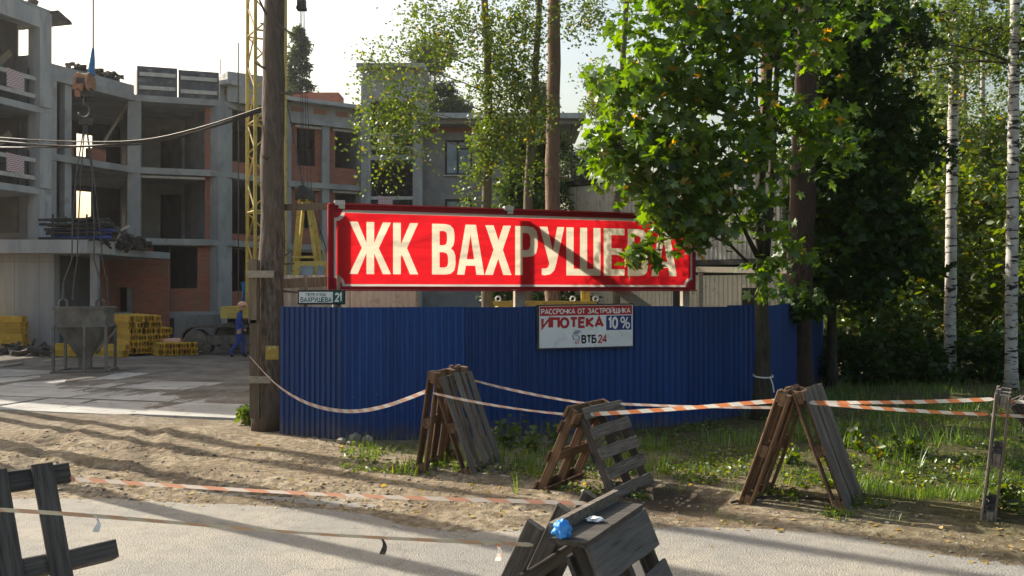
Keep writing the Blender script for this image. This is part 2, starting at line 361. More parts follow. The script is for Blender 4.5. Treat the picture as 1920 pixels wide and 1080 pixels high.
def bannermat(name, c, tr):
    m, nt, out = newmat(name)
    n = noise(nt, coords(nt, 'Object', (1,1,2)), 1.6, 3)
    col = mixc(nt, ramp(nt, n, [(0.3,(0,0,0)),(0.8,(0.25,0.25,0.25))]), c, tuple(0.85*x for x in c[:3]) + (1,))
    d = N(nt, 'ShaderNodeBsdfPrincipled'); d.inputs['Roughness'].default_value = 0.55; d.inputs['Specular IOR Level'].default_value = 0.2
    t = N(nt, 'ShaderNodeBsdfTranslucent'); x = N(nt, 'ShaderNodeMixShader'); x.inputs[0].default_value = tr
    bn = bumpn(nt, noise(nt, coords(nt, 'Object', (1.2,1.2,2.6)), 1.7, 2, .4), 0.8, 0.10); nt.links.new(bn, d.inputs['Normal']); nt.links.new(bn, t.inputs['Normal'])
    nt.links.new(col, d.inputs['Base Color']); nt.links.new(col, t.inputs[0])
    nt.links.new(d.outputs[0], x.inputs[1]); nt.links.new(t.outputs[0], x.inputs[2]); nt.links.new(x.outputs[0], out.inputs[0]); return m
M['ban_red'] = bannermat('banner_red', (0.52,0.010,0.016,1), 0.55)
M['ban_edge'] = bannermat('banner_red_shaded', (0.34,0.012,0.025,1), 0.4)  # same red cloth, darkened in its colour for the frame's shade
M['ban_cream'] = bannermat('banner_cream', (0.64,0.57,0.44,1), 0.50)
M['ban_silver'] = bannermat('banner_silver', (0.52,0.49,0.46,1), 0.4)
def tapemat(name, a=(0.72,0.27,0.12,1), b=(0.74,0.71,0.66,1)):
    m, nt, out = newmat(name)
    tc = N(nt, 'ShaderNodeTexCoord'); sx = N(nt, 'ShaderNodeSeparateXYZ'); nt.links.new(tc.outputs['UV'], sx.inputs[0])
    mu = N(nt, 'ShaderNodeMath', operation='MULTIPLY'); mu.inputs[1].default_value = 1 / 0.20; nt.links.new(sx.outputs[0], mu.inputs[0])
    m2 = N(nt, 'ShaderNodeMath', operation='MULTIPLY'); m2.inputs[1].default_value = 0.22; nt.links.new(sx.outputs[1], m2.inputs[0])
    ad = N(nt, 'ShaderNodeMath', operation='ADD'); nt.links.new(mu.outputs[0], ad.inputs[0]); nt.links.new(m2.outputs[0], ad.inputs[1])
    fr = N(nt, 'ShaderNodeMath', operation='FRACT'); nt.links.new(ad.outputs[0], fr.inputs[0])
    st = N(nt, 'ShaderNodeMath', operation='GREATER_THAN'); st.inputs[1].default_value = 0.5; nt.links.new(fr.outputs[0], st.inputs[0])
    col = mixc(nt, st.outputs[0], b, a)
    d = N(nt, 'ShaderNodeBsdfPrincipled'); d.inputs['Roughness'].default_value = 0.35
    t = N(nt, 'ShaderNodeBsdfTranslucent'); x = N(nt, 'ShaderNodeMixShader'); x.inputs[0].default_value = 0.45
    nt.links.new(col, d.inputs['Base Color']); nt.links.new(col, t.inputs[0])
    nt.links.new(d.outputs[0], x.inputs[1]); nt.links.new(t.outputs[0], x.inputs[2]); nt.links.new(x.outputs[0], out.inputs[0]); return m
M['tape'] = tapemat('barrier_tape')
M['tape_white'] = tapemat('barrier_tape_white', (0.68,0.44,0.34,1), (0.76,0.73,0.70,1))
M['tape_faded'] = tapemat('barrier_tape_faded', (0.17,0.12,0.085,1), (0.17,0.17,0.145,1))
M['tape_pink'] = tapemat('barrier_tape_pink', (0.50,0.27,0.19,1), (0.52,0.47,0.43,1))
def stripemat():
    m, nt, out = newmat('red_white_mesh')
    tc = N(nt, 'ShaderNodeTexCoord'); b = N(nt, 'ShaderNodeTexBrick')
    b.inputs['Scale'].default_value = 1; b.inputs['Brick Width'].default_value = 0.16; b.inputs['Row Height'].default_value = 0.07; b.inputs['Mortar Size'].default_value = 0.022; b.inputs['Mortar Smooth'].default_value = 0
    b.inputs['Color1'].default_value = (0.5,0.05,0.07,1); b.inputs['Color2'].default_value = (0.42,0.05,0.08,1); b.inputs['Mortar'].default_value = (0.6,0.56,0.56,1)
    nt.links.new(tc.outputs['UV'], b.inputs['Vector']); princ(nt, out, b.outputs[0], 0.7); return m
M['warn_sheet'] = stripemat()

# ------------------------------------------------------------------ ground
ROAD_A = (-5.08, 8.8); ROAD_B = (2.3, 7.0)
_rd = np.array([ROAD_B[0]-ROAD_A[0], ROAD_B[1]-ROAD_A[1]]); _rd = _rd / np.linalg.norm(_rd)
_rn = np.array([-_rd[1], _rd[0]])            # points away from the camera
def road_d(x, y): return (x - ROAD_A[0]) * _rn[0] + (y - ROAD_A[1]) * _rn[1]
def sst(a, b, x):
    t = np.clip((x - a) / (b - a), 0, 1); return t * t * (3 - 2 * t)
_rng = np.random.RandomState(5)
_waves = [(_rng.uniform(0.5, 3.2), _rng.uniform(0, 6.28), _rng.uniform(0, 6.28)) for _ in range(16)]
_waves3 = [(_rng.uniform(18, 55), _rng.uniform(0, 6.28), _rng.uniform(0, 6.28)) for _ in range(30)]
_waves2 = [(_rng.uniform(4, 16), _rng.uniform(0, 6.28), _rng.uniform(0, 6.28)) for _ in range(26)]
def wav(x, y, ws, pw):
    h = 0
    for k, a, p in ws: h = h + np.sin(k * (x * math.cos(a) + y * math.sin(a)) + p) / k ** pw
    return h
RUTS = [((-9, 11.9), (0.5, 8.55)), ((-7.5, 13.0), (1.8, 9.0)), ((-8.5, 10.6), (-1.0, 8.75)), ((-5.6, 14.0), (-3.9, 9.6)), ((-6.9, 14.2), (-5.4, 9.4))]
def gh(x, y):
    x = np.asarray(x, float); y = np.asarray(y, float)
    d = road_d(x, y)
    off = sst(-0.35, 1.2, d + 0.22 * wav(x, y, _waves[:8], 0.6) * 0.5)
    h = -0.05 + off * (0.05 + 0.018) + off * (0.010 * wav(x, y, _waves, 1.0) * 0.6 + 0.0045 * wav(x, y, _waves2, 0.75) + 0.0016 * wav(x, y, _waves3, 0.0) * np.clip(wav(x, y, _waves, 0.3) * 0.5, 0.1, 1.2))
    yard = sst(10, 8, np.abs(x + 5)) * sst(8, 9, y) * sst(17, 15, y)
    for (a, b) in RUTS:
        ax, ay = a; bx, by = b; L = math.hypot(bx-ax, by-ay); ux, uy = (bx-ax)/L, (by-ay)/L
        s = (x-ax)*ux + (y-ay)*uy; q = (x-ax)*(-uy) + (y-ay)*ux + 0.12*np.sin(s*0.9)
        m = sst(-0.2, 0.6, s) * sst(L+0.2, L-0.6, s)
        h = h + m * off * (-0.035 * np.exp(-(q/0.13)**2) + 0.020 * np.exp(-((np.abs(q)-0.26)/0.09)**2)
                     + 0.012 * np.sign(np.sin(s * 2 * math.pi / 0.20)) * np.exp(-(q/0.11)**2))
    # small spoil mounds in the gateway
    for mx, my, rr, hh in ((-5.0, 13.2, 0.5, 0.07), (-4.3, 12.8, 0.35, 0.05), (-6.2, 13.4, 0.6, 0.04)):
        h = h + hh * np.exp(-((x-mx)**2 + (y-my)**2) / rr**2) * (1 + 0.5 * wav(x, y, _waves2, 0.6) * 0.25)
    bank = sst(9.2, 11.5, y) * sst(1.0, 4.0, x) * sst(30, 14, y)
    return h + 0.10 * bank
def gz(x, y): return float(gh(x, y))
def lines(fine0, fine1, step, lo, hi):
    a = list(np.arange(fine0, fine1, step)); s = step; v = fine1
    while v < hi: a.append(v); s *= 1.18; v += s
    s = step; v = fine0; pre = []
    while v > lo: s *= 1.18; v -= s; pre.append(v)
    return np.array(pre[::-1] + a + [hi])
gx = lines(-8.5, 7.0, 0.05, -400, 400); gy = lines(6.3, 15.2, 0.05, -120, 500)
XX, YY = np.meshgrid(gx, gy); ZZ = gh(XX, YY)
far = sst(40, 80, np.hypot(XX, YY)); ZZ = ZZ * (1 - far)
def gridmesh(name, XX, YY, ZZ):
    ny, nx = XX.shape; me = bpy.data.meshes.new(name)
    co = np.stack([XX, YY, ZZ], -1).reshape(-1, 3)
    i = np.arange(ny * nx).reshape(ny, nx)
    q = np.stack([i[:-1,:-1], i[:-1,1:], i[1:,1:], i[1:,:-1]], -1).reshape(-1, 4)
    rawmesh(me, co, q); return me
def rawmesh(me, co, q):
    nf, k = q.shape
    me.vertices.add(len(co)); me.vertices.foreach_set('co', np.ascontiguousarray(co, dtype=np.float32).ravel())
    me.loops.add(nf * k); me.loops.foreach_set('vertex_index', np.ascontiguousarray(q, dtype=np.int32).ravel())
    me.polygons.add(nf); me.polygons.foreach_set('loop_start', np.arange(0, nf * k, k, dtype=np.int32))
    me.update(calc_edges=True); me.validate()
def groundmat():
    m, nt, out = newmat('ground_soil')
    ge = N(nt, 'ShaderNodeNewGeometry'); pos = ge.outputs['Position']
    sx = N(nt, 'ShaderNodeSeparateXYZ'); nt.links.new(pos, sx.inputs[0])
    n1 = noise(nt, pos, 0.9, 6, 0.62); n2 = noise(nt, pos, 9, 5, 0.65); n3 = noise(nt, pos, 60, 3)
    sand = ramp(nt, n1, [(0.36, (0.19,0.148,0.098,1)), (0.60, (0.32,0.265,0.185,1))])
    sand = mixc(nt, ramp(nt, n2, [(0.44,(0.75,0.75,0.75)),(0.58,(0,0,0))]), sand, (0.115,0.085,0.055,1))
    sand = mixc(nt, ramp(nt, n3, [(0.62,(0,0,0)),(0.70,(0.8,0.8,0.8))]), sand, (0.38,0.34,0.28,1))
    mud = ramp(nt, n1, [(0.35, (0.10,0.085,0.07,1)), (0.65, (0.21,0.19,0.165,1))])
    mr = N(nt, 'ShaderNodeMapRange'); mr.inputs['From Min'].default_value = 13.0; mr.inputs['From Max'].default_value = 17.5
    nt.links.new(sx.outputs[1], mr.inputs[0])
    col = mixc(nt, mr.outputs[0], sand, mud)
    # leaf litter and green soil to the right of the fence
    mx = N(nt, 'ShaderNodeMath', operation='MULTIPLY_ADD'); mx.inputs[1].default_value = 0.55; nt.links.new(sx.outputs[1], mx.inputs[0]); nt.links.new(sx.outputs[0], mx.inputs[2])
    ad = N(nt, 'ShaderNodeMath', operation='ADD'); sc = N(nt, 'ShaderNodeMath', operation='MULTIPLY'); sc.inputs[1].default_value = 3.0; nt.links.new(n1, sc.inputs[0])
    nt.links.new(mx.outputs[0], ad.inputs[0]); nt.links.new(sc.outputs[0], ad.inputs[1])
    g = N(nt, 'ShaderNodeMapRange'); g.inputs['From Min'].default_value = 8.6; g.inputs['From Max'].default_value = 10.4; nt.links.new(ad.outputs[0], g.inputs[0])
    soil = ramp(nt, n2, [(0.35, (0.05,0.042,0.022,1)), (0.65, (0.11,0.10,0.045,1))])
    col = mixc(nt, g.outputs[0], col, soil)
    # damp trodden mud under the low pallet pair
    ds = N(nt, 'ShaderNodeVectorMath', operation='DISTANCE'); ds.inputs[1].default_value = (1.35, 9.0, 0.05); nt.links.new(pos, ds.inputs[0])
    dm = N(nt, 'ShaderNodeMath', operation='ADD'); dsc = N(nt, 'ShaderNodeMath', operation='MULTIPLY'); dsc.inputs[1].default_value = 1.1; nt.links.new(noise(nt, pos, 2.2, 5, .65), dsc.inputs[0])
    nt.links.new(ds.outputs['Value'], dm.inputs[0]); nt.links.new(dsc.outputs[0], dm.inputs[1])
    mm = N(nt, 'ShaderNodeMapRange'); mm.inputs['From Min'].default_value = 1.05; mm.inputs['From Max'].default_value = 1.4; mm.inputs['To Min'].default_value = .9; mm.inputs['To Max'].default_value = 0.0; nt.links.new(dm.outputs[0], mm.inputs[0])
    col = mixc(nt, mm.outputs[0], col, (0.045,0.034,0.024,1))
    hb = N(nt, 'ShaderNodeMath', operation='MULTIPLY_ADD'); hb.inputs[1].default_value = 0.35; nt.links.new(n3, hb.inputs[0]); nt.links.new(n2, hb.inputs[2])
    princ(nt, out, col, 0.97, bumpn(nt, hb.outputs[0], 0.9, 0.045), spec=0.1); return m
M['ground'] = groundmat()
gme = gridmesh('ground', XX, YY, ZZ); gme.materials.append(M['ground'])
gme.polygons.foreach_set('use_smooth', [True] * len(gme.polygons))
ground = bpy.data.objects.new('ground', gme); COL.objects.link(ground); tag(ground, kind='structure')

def asphalt():
    m, nt, out = newmat('dusty_asphalt')
    ge = N(nt, 'ShaderNodeNewGeometry'); pos = ge.outputs['Position']
    n1 = noise(nt, pos, 0.8, 5); n2 = noise(nt, pos, 150, 2, 0.5); n4 = noise(nt, pos, 6, 5, 0.7)
    v = N(nt, 'ShaderNodeTexVoronoi'); v.inputs['Scale'].default_value = 70; nt.links.new(pos, v.inputs['Vector'])
    col = ramp(nt, n2, [(0.3, (0.13,0.124,0.112,1)), (0.7, (0.30,0.287,0.26,1))])
    col = mixc(nt, ramp(nt, n1, [(0.40,(0,0,0)),(0.70,(0.7,0.7,0.7))]), col, (0.34,0.30,0.235,1))
    col = mixc(nt, ramp(nt, n4, [(0.40,(0.4,0.4,0.4)),(0.52,(0,0,0))]), col, (0.16,0.15,0.135,1))
    vc = N(nt, 'ShaderNodeTexVoronoi', feature='DISTANCE_TO_EDGE'); vc.inputs['Scale'].default_value = 0.55
    va = N(nt, 'ShaderNodeVectorMath', operation='MULTIPLY_ADD'); nz = N(nt, 'ShaderNodeTexNoise'); nz.inputs['Scale'].default_value = 3; nz.inputs['Detail'].default_value = 5
    nt.links.new(pos, nz.inputs['Vector']); nt.links.new(nz.outputs['Color'], va.inputs[0]); va.inputs[1].default_value = (.6,.6,0); nt.links.new(pos, va.inputs[2]); nt.links.new(va.outputs[0], vc.inputs['Vector'])
    col = mixc(nt, ramp(nt, vc.outputs['Distance'], [(0.0,(.28,.28,.28)),(0.006,(0,0,0))]), col, (0.075,0.068,0.058,1))
    princ(nt, out, col, 0.9, bumpn(nt, v.outputs[0], 0.8, 0.008), spec=0.2); return m
M['asphalt'] = asphalt()
sl = lines(-9, 9, 0.4, -150, 150); tl = np.linspace(-6.9, 1.0, 14)
SS, TT = np.meshgrid(sl, tl)
RX = ROAD_A[0] + _rd[0] * (SS + 4) + _rn[0] * TT; RY = ROAD_A[1] + _rd[1] * (SS + 4) + _rn[1] * TT
RZ = -0.012 + 0 * RX
rme = gridmesh('road', RX, RY, RZ); rme.materials.append(M['asphalt'])
road = bpy.data.objects.new('road', rme); COL.objects.link(road); tag(road, kind='structure')

# concrete haul-road slabs in the gateway
pave = bpy.data.objects.new('concrete_pavement', None); COL.objects.link(pave); tag(pave, kind='structure')
rnd = random.Random(3)
_sm = {}
def slabmesh(L):
    if L not in _sm:
        mb = MB(); w = 1.66
        n = 8; top = []; 
        mb.hexa([(-L/2,-w/2,-0.10),(L/2,-w/2,-0.10),(L/2,w/2,-0.10),(-L/2,w/2,-0.10),(-L/2+.02,-w/2+.02,0.04),(L/2-.02,-w/2+.02,0.04),(L/2-.02,w/2-.02,0.04),(-L/2+.02,w/2-.02,0.04)])
        _sm[L] = mb.mesh('slab'); _sm[L].materials.append(M['slab'])
    return _sm[L]
base = np.array([-6.6, 15.0])
ang = math.atan2(_rd[1], _rd[0])
for row in range(4):
    x0 = -8.9 + (0.9 if row % 2 else 0) - row * 0.6
    for k in range(5):
        c = base + _rd * (x0 + k * 3.0 + 1.5) + _rn * (row * 1.72 + 0.85)
        if c[0] > -4.7 + (c[1]-14)*-0.5 + 0.9: continue
        place('slab', slabmesh(2.94), M['slab'], pave, Matrix.Translation((c[0], c[1], -0.004 + rnd.uniform(-.010, .010))) @ Euler((R(rnd.uniform(-.35,.35)), R(rnd.uniform(-.3,.3)), ang + R(rnd.uniform(-1.2,1.2)))).to_matrix().to_4x4())

# ------------------------------------------------------------------ leaf machinery
def rotmats(rng, n, tilt=1.0):
    # random leaf frames: local z = leaf normal
    a = rng.uniform(0, 2*np.pi, n); nz = rng.normal(size=(n, 3)); nz[:, 2] = np.abs(nz[:, 2]) * tilt + 0.25
    nz /= np.linalg.norm(nz, axis=1, keepdims=True)
    t = np.stack([np.cos(a), np.sin(a), rng.uniform(-0.9, 0.1, n)], 1)
    t -= nz * (t * nz).sum(1, keepdims=True); t /= np.linalg.norm(t, axis=1, keepdims=True)
    b = np.cross(nz, t)
    return np.stack([t, b, nz], -1)
SHAPES = {
 'birch': (np.array([(0,0,0),(.42,.36,.04),(1,0,-.06),(.42,-.36,.04)]), [(0,1,2,3)]),
 'oval': (np.array([(0,0,0),(.35,.30,.05),(.75,.24,.02),(1.05,0,-.08),(.75,-.24,.02),(.35,-.30,.05)]), [(0,1,2,3),(0,3,4,5)]),
 'blade': (np.array([(0,-.05,0),(0,.05,0),(.55,.035,.10),(.55,-.035,.10),(1,0,.02)]), [(0,1,2),(0,2,3),(3,2,4)]),
 'needle': (np.array([(0,0,0),(.5,.15,.03),(1,0,0),(.5,-.15,.03)]), [(0,1,2,3)]),
}
_mp = []
for k, (r, a) in enumerate([(0.16,180),(.42,135),(.62,118),(.36,98),(.70,72),(.86,58),(.50,36),(.80,18),(1.05,0)]):
    _mp.append((0.30 + r*math.cos(R(a))*0.72, r*math.sin(R(a))*0.72))
_ml = _mp + [(x, -y) for x, y in _mp[-2:0:-1]]
_mv = [(0.30, 0, 0.03)] + [(x, y, -0.10*math.hypot(x-.3, y)) for x, y in _ml]
_mf = [(0, 1+i, 1+(i+1) % len(_ml)) for i in range(len(_ml))]
SHAPES['maple'] = (np.array(_mv), _mf)
def leafmesh(name, pts, sizes, shape, seed, tilt=1.0, frames=None):
    rng = np.random.RandomState(seed); sv, sf = SHAPES[shape]; n = len(pts)
    fr = rotmats(rng, n, tilt) if frames is None else frames
    co = np.einsum('nij,kj->nki', fr, sv) * np.asarray(sizes)[:, None, None] + np.asarray(pts)[:, None, :]
    k = len(sv); q = np.array(sf)
    fq = (q[None] + (np.arange(n) * k)[:, None, None]).reshape(-1, q.shape[1])
    me = bpy.data.meshes.new(name); rawmesh(me, co.reshape(-1, 3), fq); return me
def twigpoints(rng, blobs):
    """blobs: (centre, (rx,ry,rz), twigs, leaves per twig, twig length, droop) -> leaf points, twig starts per blob"""
    out = []; starts = []
    for c, r, nt_, lp, tl_, dr in blobs:
        c = np.array(c); r = np.array(r)
        d = rng.normal(size=(nt_, 3)); d /= np.linalg.norm(d, axis=1, keepdims=True)
        rad = rng.uniform(0.05, 1, (nt_, 1)) ** 0.45
        s = c + d * rad * r
        v = d * 0.8 + rng.normal(size=(nt_, 3)) * 0.6 + np.array([0, 0, -dr]); v /= np.linalg.norm(v, axis=1, keepdims=True)
        L = tl_ * rng.uniform(0.5, 1.3, (nt_, 1))
        t = rng.uniform(0, 1, (nt_, lp, 1))
        p = s[:, None] + v[:, None] * L[:, None] * t + np.array([0, 0, -1]) * (t ** 2) * L[:, None] * dr * 0.6
        p = p + rng.normal(size=p.shape) * tl_ * 0.13
        out.append(p.reshape(-1, 3)); starts.append(np.concatenate([s, s + v * L], 1))
    return np.concatenate(out), starts
def bez(a, b, bend, n=6):
    a = Vector(a); b = Vector(b); m = (a + b) / 2 + Vector(bend)
    return [(1-t)**2*a + 2*t*(1-t)*m + t*t*b for t in [i/n for i in range(n+1)]]
def tree(name, label, path, radii, blobs, leaf, leafm, bark, size, seed, group=None, twigs=10, sides=10, tilt=1.0, limb_r=0.045, rough=0.04, stubs=0, extra=None, attach=()):
    """path: trunk points in world space; blobs: crown clumps"""
    rng = np.random.RandomState(seed); rr = random.Random(seed)
    path = [Vector(p) for p in path]
    root = thing(name, label, 'tree', tuple(path[0]), group)
    # resample the trunk finely so bark is not faceted
    pts = []; rs = []
    for i in range(len(path)-1):
        n = max(2, int((path[i+1]-path[i]).length / 0.35))
        for j in range(n):
            t = j / n; pts.append(path[i].lerp(path[i+1], t) + Vector((rr.uniform(-1,1), rr.uniform(-1,1), 0)) * radii[i] * 0.06); rs.append(radii[i]*(1-t) + radii[i+1]*t)
    pts.append(path[-1]); rs.append(radii[-1])
    rs[0] *= 1.35; rs[1] *= 1.12 if len(rs) > 2 else 1
    mb = MB(); mb.tube(pts, rs, sides, rough=rough, seed=seed)
    for k in range(stubs):
        i = rr.randrange(4, len(pts)-1); a = rr.uniform(0, 6.28); L = rr.uniform(.06, .35)
        d = Vector((math.cos(a), math.sin(a), rr.uniform(-.1,.5)))
        mb.tube([pts[i] + d*rs[i]*.5, pts[i] + d*(rs[i]+L)], [.022, .008], 5)
    if extra: extra(mb)
    mb.build('trunk', bark, root, True)
    if not blobs: return root
    lp, starts = twigpoints(rng, blobs)
    lm = MB()
    for (c, r, nt_, lpp, tl_, dr), st in zip(blobs, starts):
        c = Vector(c)
        # leave the trunk somewhat below the clump
        best = min(pts + [Vector(q) for q in attach], key=lambda q: (q - c).length + max(0, q.z - c.z + 0.2*max(r)) * 1.5)
        L = (c - best).length
        lm.tube(bez(best, c, (0, 0, 0.12*L), 5), [limb_r*(1-0.7*i/5)*min(1, 0.35+L/3) for i in range(6)], 5)
        for s in st[rng.permutation(len(st))[:twigs]]:
            lm.tube(bez(c, s[:3], (0,0,0.08), 3), [limb_r*.3, limb_r*.25, limb_r*.2, limb_r*.12], 4)
            lm.tube([s[:3], (s[:3]+s[3:])/2 - np.array([0,0,.02]), s[3:] - np.array([0,0,.12*dr])], [limb_r*.12, limb_r*.1, .003], 3)
    tag(lm.build('limbs', bark if bark.name != 'birch_bark' else M['twig'], root, True), kind='stuff')
    sz = rng.uniform(0.7, 1.3, len(lp)) * size
    me = leafmesh('crown', lp - np.array(path[0]), sz, leaf, seed + 1, tilt); me.materials.append(leafm)
    o = bpy.data.objects.new('crown', me); COL.objects.link(o); o.parent = root; tag(o, kind='stuff'); OFF[o.name] = OFF[root.name]
    return root
def B(px, py, Y, rx, ry, rz, nt_, lp, tl_, dr):
    return (tuple(P(px, py, Y)), (rx, ry, rz), nt_, lp, tl_, dr)

# ------------------------------------------------------------------ apartment building under construction
NODES = [(-18.75,28.9), (-17.45,33.2), (-15.75,37.0), (-12.57,38.0), (-10.6,41.5), (-7.4,43.6)]
NODES = [Vector((x, y, 0)) for x, y in NODES]
def perp(a, b):      # away from the yard
    d = (b - a).normalized(); return Vector((-d.y, d.x, 0))
BN = []
for i, p in enumerate(NODES):
    ns = []
    if i > 0: ns.append(perp(NODES[i-1], p))
    if i < len(NODES)-1: ns.append(perp(p, NODES[i+1]))
    n = sum(ns, Vector()).normalized(); BN.append(p + n * 7.0)
BN[2] = Vector((-18.7, 42.8, 0))
FL = [1.28, 4.35, 7.30, 10.30]
bld = thing('apartment_building', 'unfinished concrete frame apartment building with red brick infill behind the yard', 'building', (-12.5, 40, 0))
Z = Vector((0, 0, 1))
def wallseg(mb, a, b, z0, z1, th, ops=(), inset=0.0):
    """upright wall a-b with rectangular openings (u0,u1,z0,z1) in metres; th behind the line"""
    a = Vector(a); b = Vector(b); L = (b-a).length; d = (b-a)/L; n = perp(a, b)
    def bx(u0, u1, w0, w1):
        if u1-u0 < 1e-3 or w1-w0 < 1e-3: return
        f = a + n*inset
        q = [f+d*u0, f+d*u1, f+d*u1+n*th, f+d*u0+n*th]
        mb.hexa([v+Z*w0 for v in q] + [v+Z*w1 for v in q])
    u = 0
    for (u0, u1, w0, w1) in sorted(ops):
        bx(u, u0, z0, z1); bx(u0, u1, z0, w0); bx(u0, u1, w1, z1); u = u1
    bx(u, L, z0, z1)
def colm(p, z0, z1, w=0.42, a=0.0, name='column', m='concrete', par=None):
    mb = MB(); mb.box((p[0], p[1], (z0+z1)/2), (w, w, z1-z0), Matrix.Rotation(a, 3, 'Z')); return mb.build(name, M[m], par or bld)
def sega(i): return math.atan2((NODES[i+1]-NODES[i]).y, (NODES[i+1]-NODES[i]).x)
# floor slabs: one plate per storey, projecting 0.15 past the columns
for fi, z in enumerate(FL):
    mb = MB(); k = len(NODES); th = 0.26
    fr = []
    for i in range(1, k):
        n = (NODES[i]-BN[i]).normalized(); fr.append(NODES[i] + n*0.28)
    bk = BN[1:]
    for i in range(len(fr)-1):
        q = [fr[i], fr[i+1], bk[i+1], bk[i]]
        mb.hexa([v+Z*(z-th) for v in q] + [v+Z*z for v in q])
    mb.build('floor_slab', M['concrete'], bld)
# back wall with two see-through openings, cross walls between the bays
def ray_on(px, py, a, b):
    t = Lt(px, a, b); p = a.lerp(b, t); return t*(b-a).length, CH + (HZ-py)/F*p.y
for i in range(1, len(NODES)-1):
    a, b = BN[i], BN[i+1]; ops = []
    if i == 1:
        u0, za = ray_on(143, 292, a, b); u1, zb = ray_on(173, 254, a, b)
        v0, zc = ray_on(143, 412, a, b); v1, zd = ray_on(171, 360, a, b)
        for (s0, s1, w0, w1, f0, f1) in ((u0, u1, za, zb, 2, 3), (v0, v1, zc, zd, 1, 2)):
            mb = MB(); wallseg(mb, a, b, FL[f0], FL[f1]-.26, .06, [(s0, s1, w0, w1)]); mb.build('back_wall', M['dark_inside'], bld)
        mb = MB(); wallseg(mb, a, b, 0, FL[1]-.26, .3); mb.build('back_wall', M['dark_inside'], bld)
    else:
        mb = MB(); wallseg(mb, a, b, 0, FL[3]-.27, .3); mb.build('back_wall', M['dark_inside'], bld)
for i in (1, 2, 3, 4, 5):
    for f in range(3):
        mb = MB(); d = (BN[i]-NODES[i]).normalized(); wallseg(mb, NODES[i]+d*(1.2 if i < 5 else .24), BN[i], FL[f], FL[f+1]-.26, .22); mb.build('cross_wall', M['block'], bld)
# inner partition behind the open bay B and a party wall to stop daylight
for f in (1, 2):
    mb = MB(); a = NODES[2].lerp(BN[2], .5); b = NODES[3].lerp(BN[3], .5); wallseg(mb, a, b, FL[f], FL[f+1]-.26, .2, [(1.3, 2.2, FL[f], FL[f]+2.2)]); mb.build('partition_wall', M['block'], bld)
# columns
for i in range(1, len(NODES)):
    a = sega(min(i, len(NODES)-2))
    for f in range(-1, 3):
        z0 = 0 if f < 0 else FL[f]; z1 = FL[f+1]-.26
        colm(NODES[i], z0, z1, 0.5 if i < 4 else 0.42, a)
for (i, t, w, ins) in ((1, .20, .30, 0), (1, .14, .4, 1.6), (4, .50, .36, 0), (3, .10, .36, 0)):
    p = NODES[i].lerp(NODES[i+1], t) + perp(NODES[i], NODES[i+1])*ins
    for f in range(0, 3): colm(p, FL[f], FL[f+1]-.26, w, sega(i))
# infill brickwork
def pxop(i, x0, x1, y0, y1):
    a, b = NODES[i], NODES[i+1]; L = (b-a).length
    u0, zt = ray_on(x0, y0, a, b); u1, _ = ray_on(x1, y0, a, b); um, zb = ray_on(x1, y1, a, b)
    return (max(0.02, u0), min(L-0.02, u1), zb, zt)
def infill(i, f, ops, x0=None, x1=None, m='brick', ins=0.06):
    a, b = NODES[i], NODES[i+1]
    p = a if x0 is None else a.lerp(b, Lt(x0, a, b)); q = b if x1 is None else a.lerp(b, Lt(x1, a, b))
    off = (p-a).length; z0 = FL[f]; z1 = FL[f+1]-.26
    o2 = [(u0-off, u1-off, max(z0, w0), min(z1, w1)) for u0, u1, w0, w1 in ops]
    mb = MB(); wallseg(mb, p, q, z0, z1, .25, o2, ins); return mb.build('brick_wall', M[m], bld)
infill(2, 0, [pxop(2, 286, 370, 458, 541)], 262, 404)
for f in (1, 2): infill(2, f, [], 384, 404)
infill(3, 0, [pxop(3, 421, 468, 466, 546)]); infill(3, 1, [pxop(3, 437, 500, 335, 442)]); infill(3, 2, [pxop(3, 437, 500, 208, 312)])
for f, (ya, yb) in ((2, (240, 312)), (1, (356, 428)), (0, (474, 545))):
    infill(4, f, [pxop(4, 557, 592, ya, yb), pxop(4, 629, 672, ya+6, yb+5)])
infill(1, 0, [pxop(1, 172, 189, 480, 540)], 176, 242, ins=0.5)
for (x0, x1, f, hh) in ((92, 112, 2, 1.0), (118, 155, 2, .75), (185, 215, 2, .6)):
    a, b = NODES[1], NODES[2]; p = a.lerp(b, Lt(x0, a, b)); q = a.lerp(b, Lt(x1, a, b)); mb = MB(); wallseg(mb, p, q, FL[f], FL[f]+hh, .25, (), .5); mb.build('low_brick_wall', M['brick'], bld)
# lintels (pale strips over openings)
for (i, x0, x1, y) in ((2, 262, 384, 331), (2, 285, 372, 458), (3, 437, 500, 334), (4, 552, 602, 236), (4, 622, 676, 243), (4, 550, 600, 353), (4, 622, 674, 359), (4, 546, 600, 470)):
    a, b = NODES[i], NODES[i+1]; u0, z = ray_on(x0, y, a, b); u1, _ = ray_on(x1, y, a, b); d = (b-a).normalized(); n = perp(a, b)
    mb = MB(); mb.beam(a+d*u0-n*.06+Z*z, a+d*u1-n*.06+Z*z, .10, .10); mb.build('lintel', M['board_white'], bld)
# plinth wall with dark basement openings
for i in range(1, 5):
    a, b = NODES[i], NODES[i+1]; L = (b-a).length
    mb = MB(); wallseg(mb, a, b, -.1, FL[0]-.26, .25, [(L*.18, L*.42, .25, .95), (L*.58, L*.82, .25, .95)], .55); mb.build('plinth_wall', M['concrete_old'], bld)
# prop and plank in the open bays
mb = MB(); a = NODES[1].lerp(BN[1], .45); mb.beam(P(193, 268, 36.5), P(243, 185, 37.6), .10, .10); mb.build('prop', M['plank_pale'], bld)
mb = MB(); mb.cyl(P(318, 458, 37.3), P(318, 590, 37.3), .035, 6); mb.build('prop', M['dark_steel'], bld)
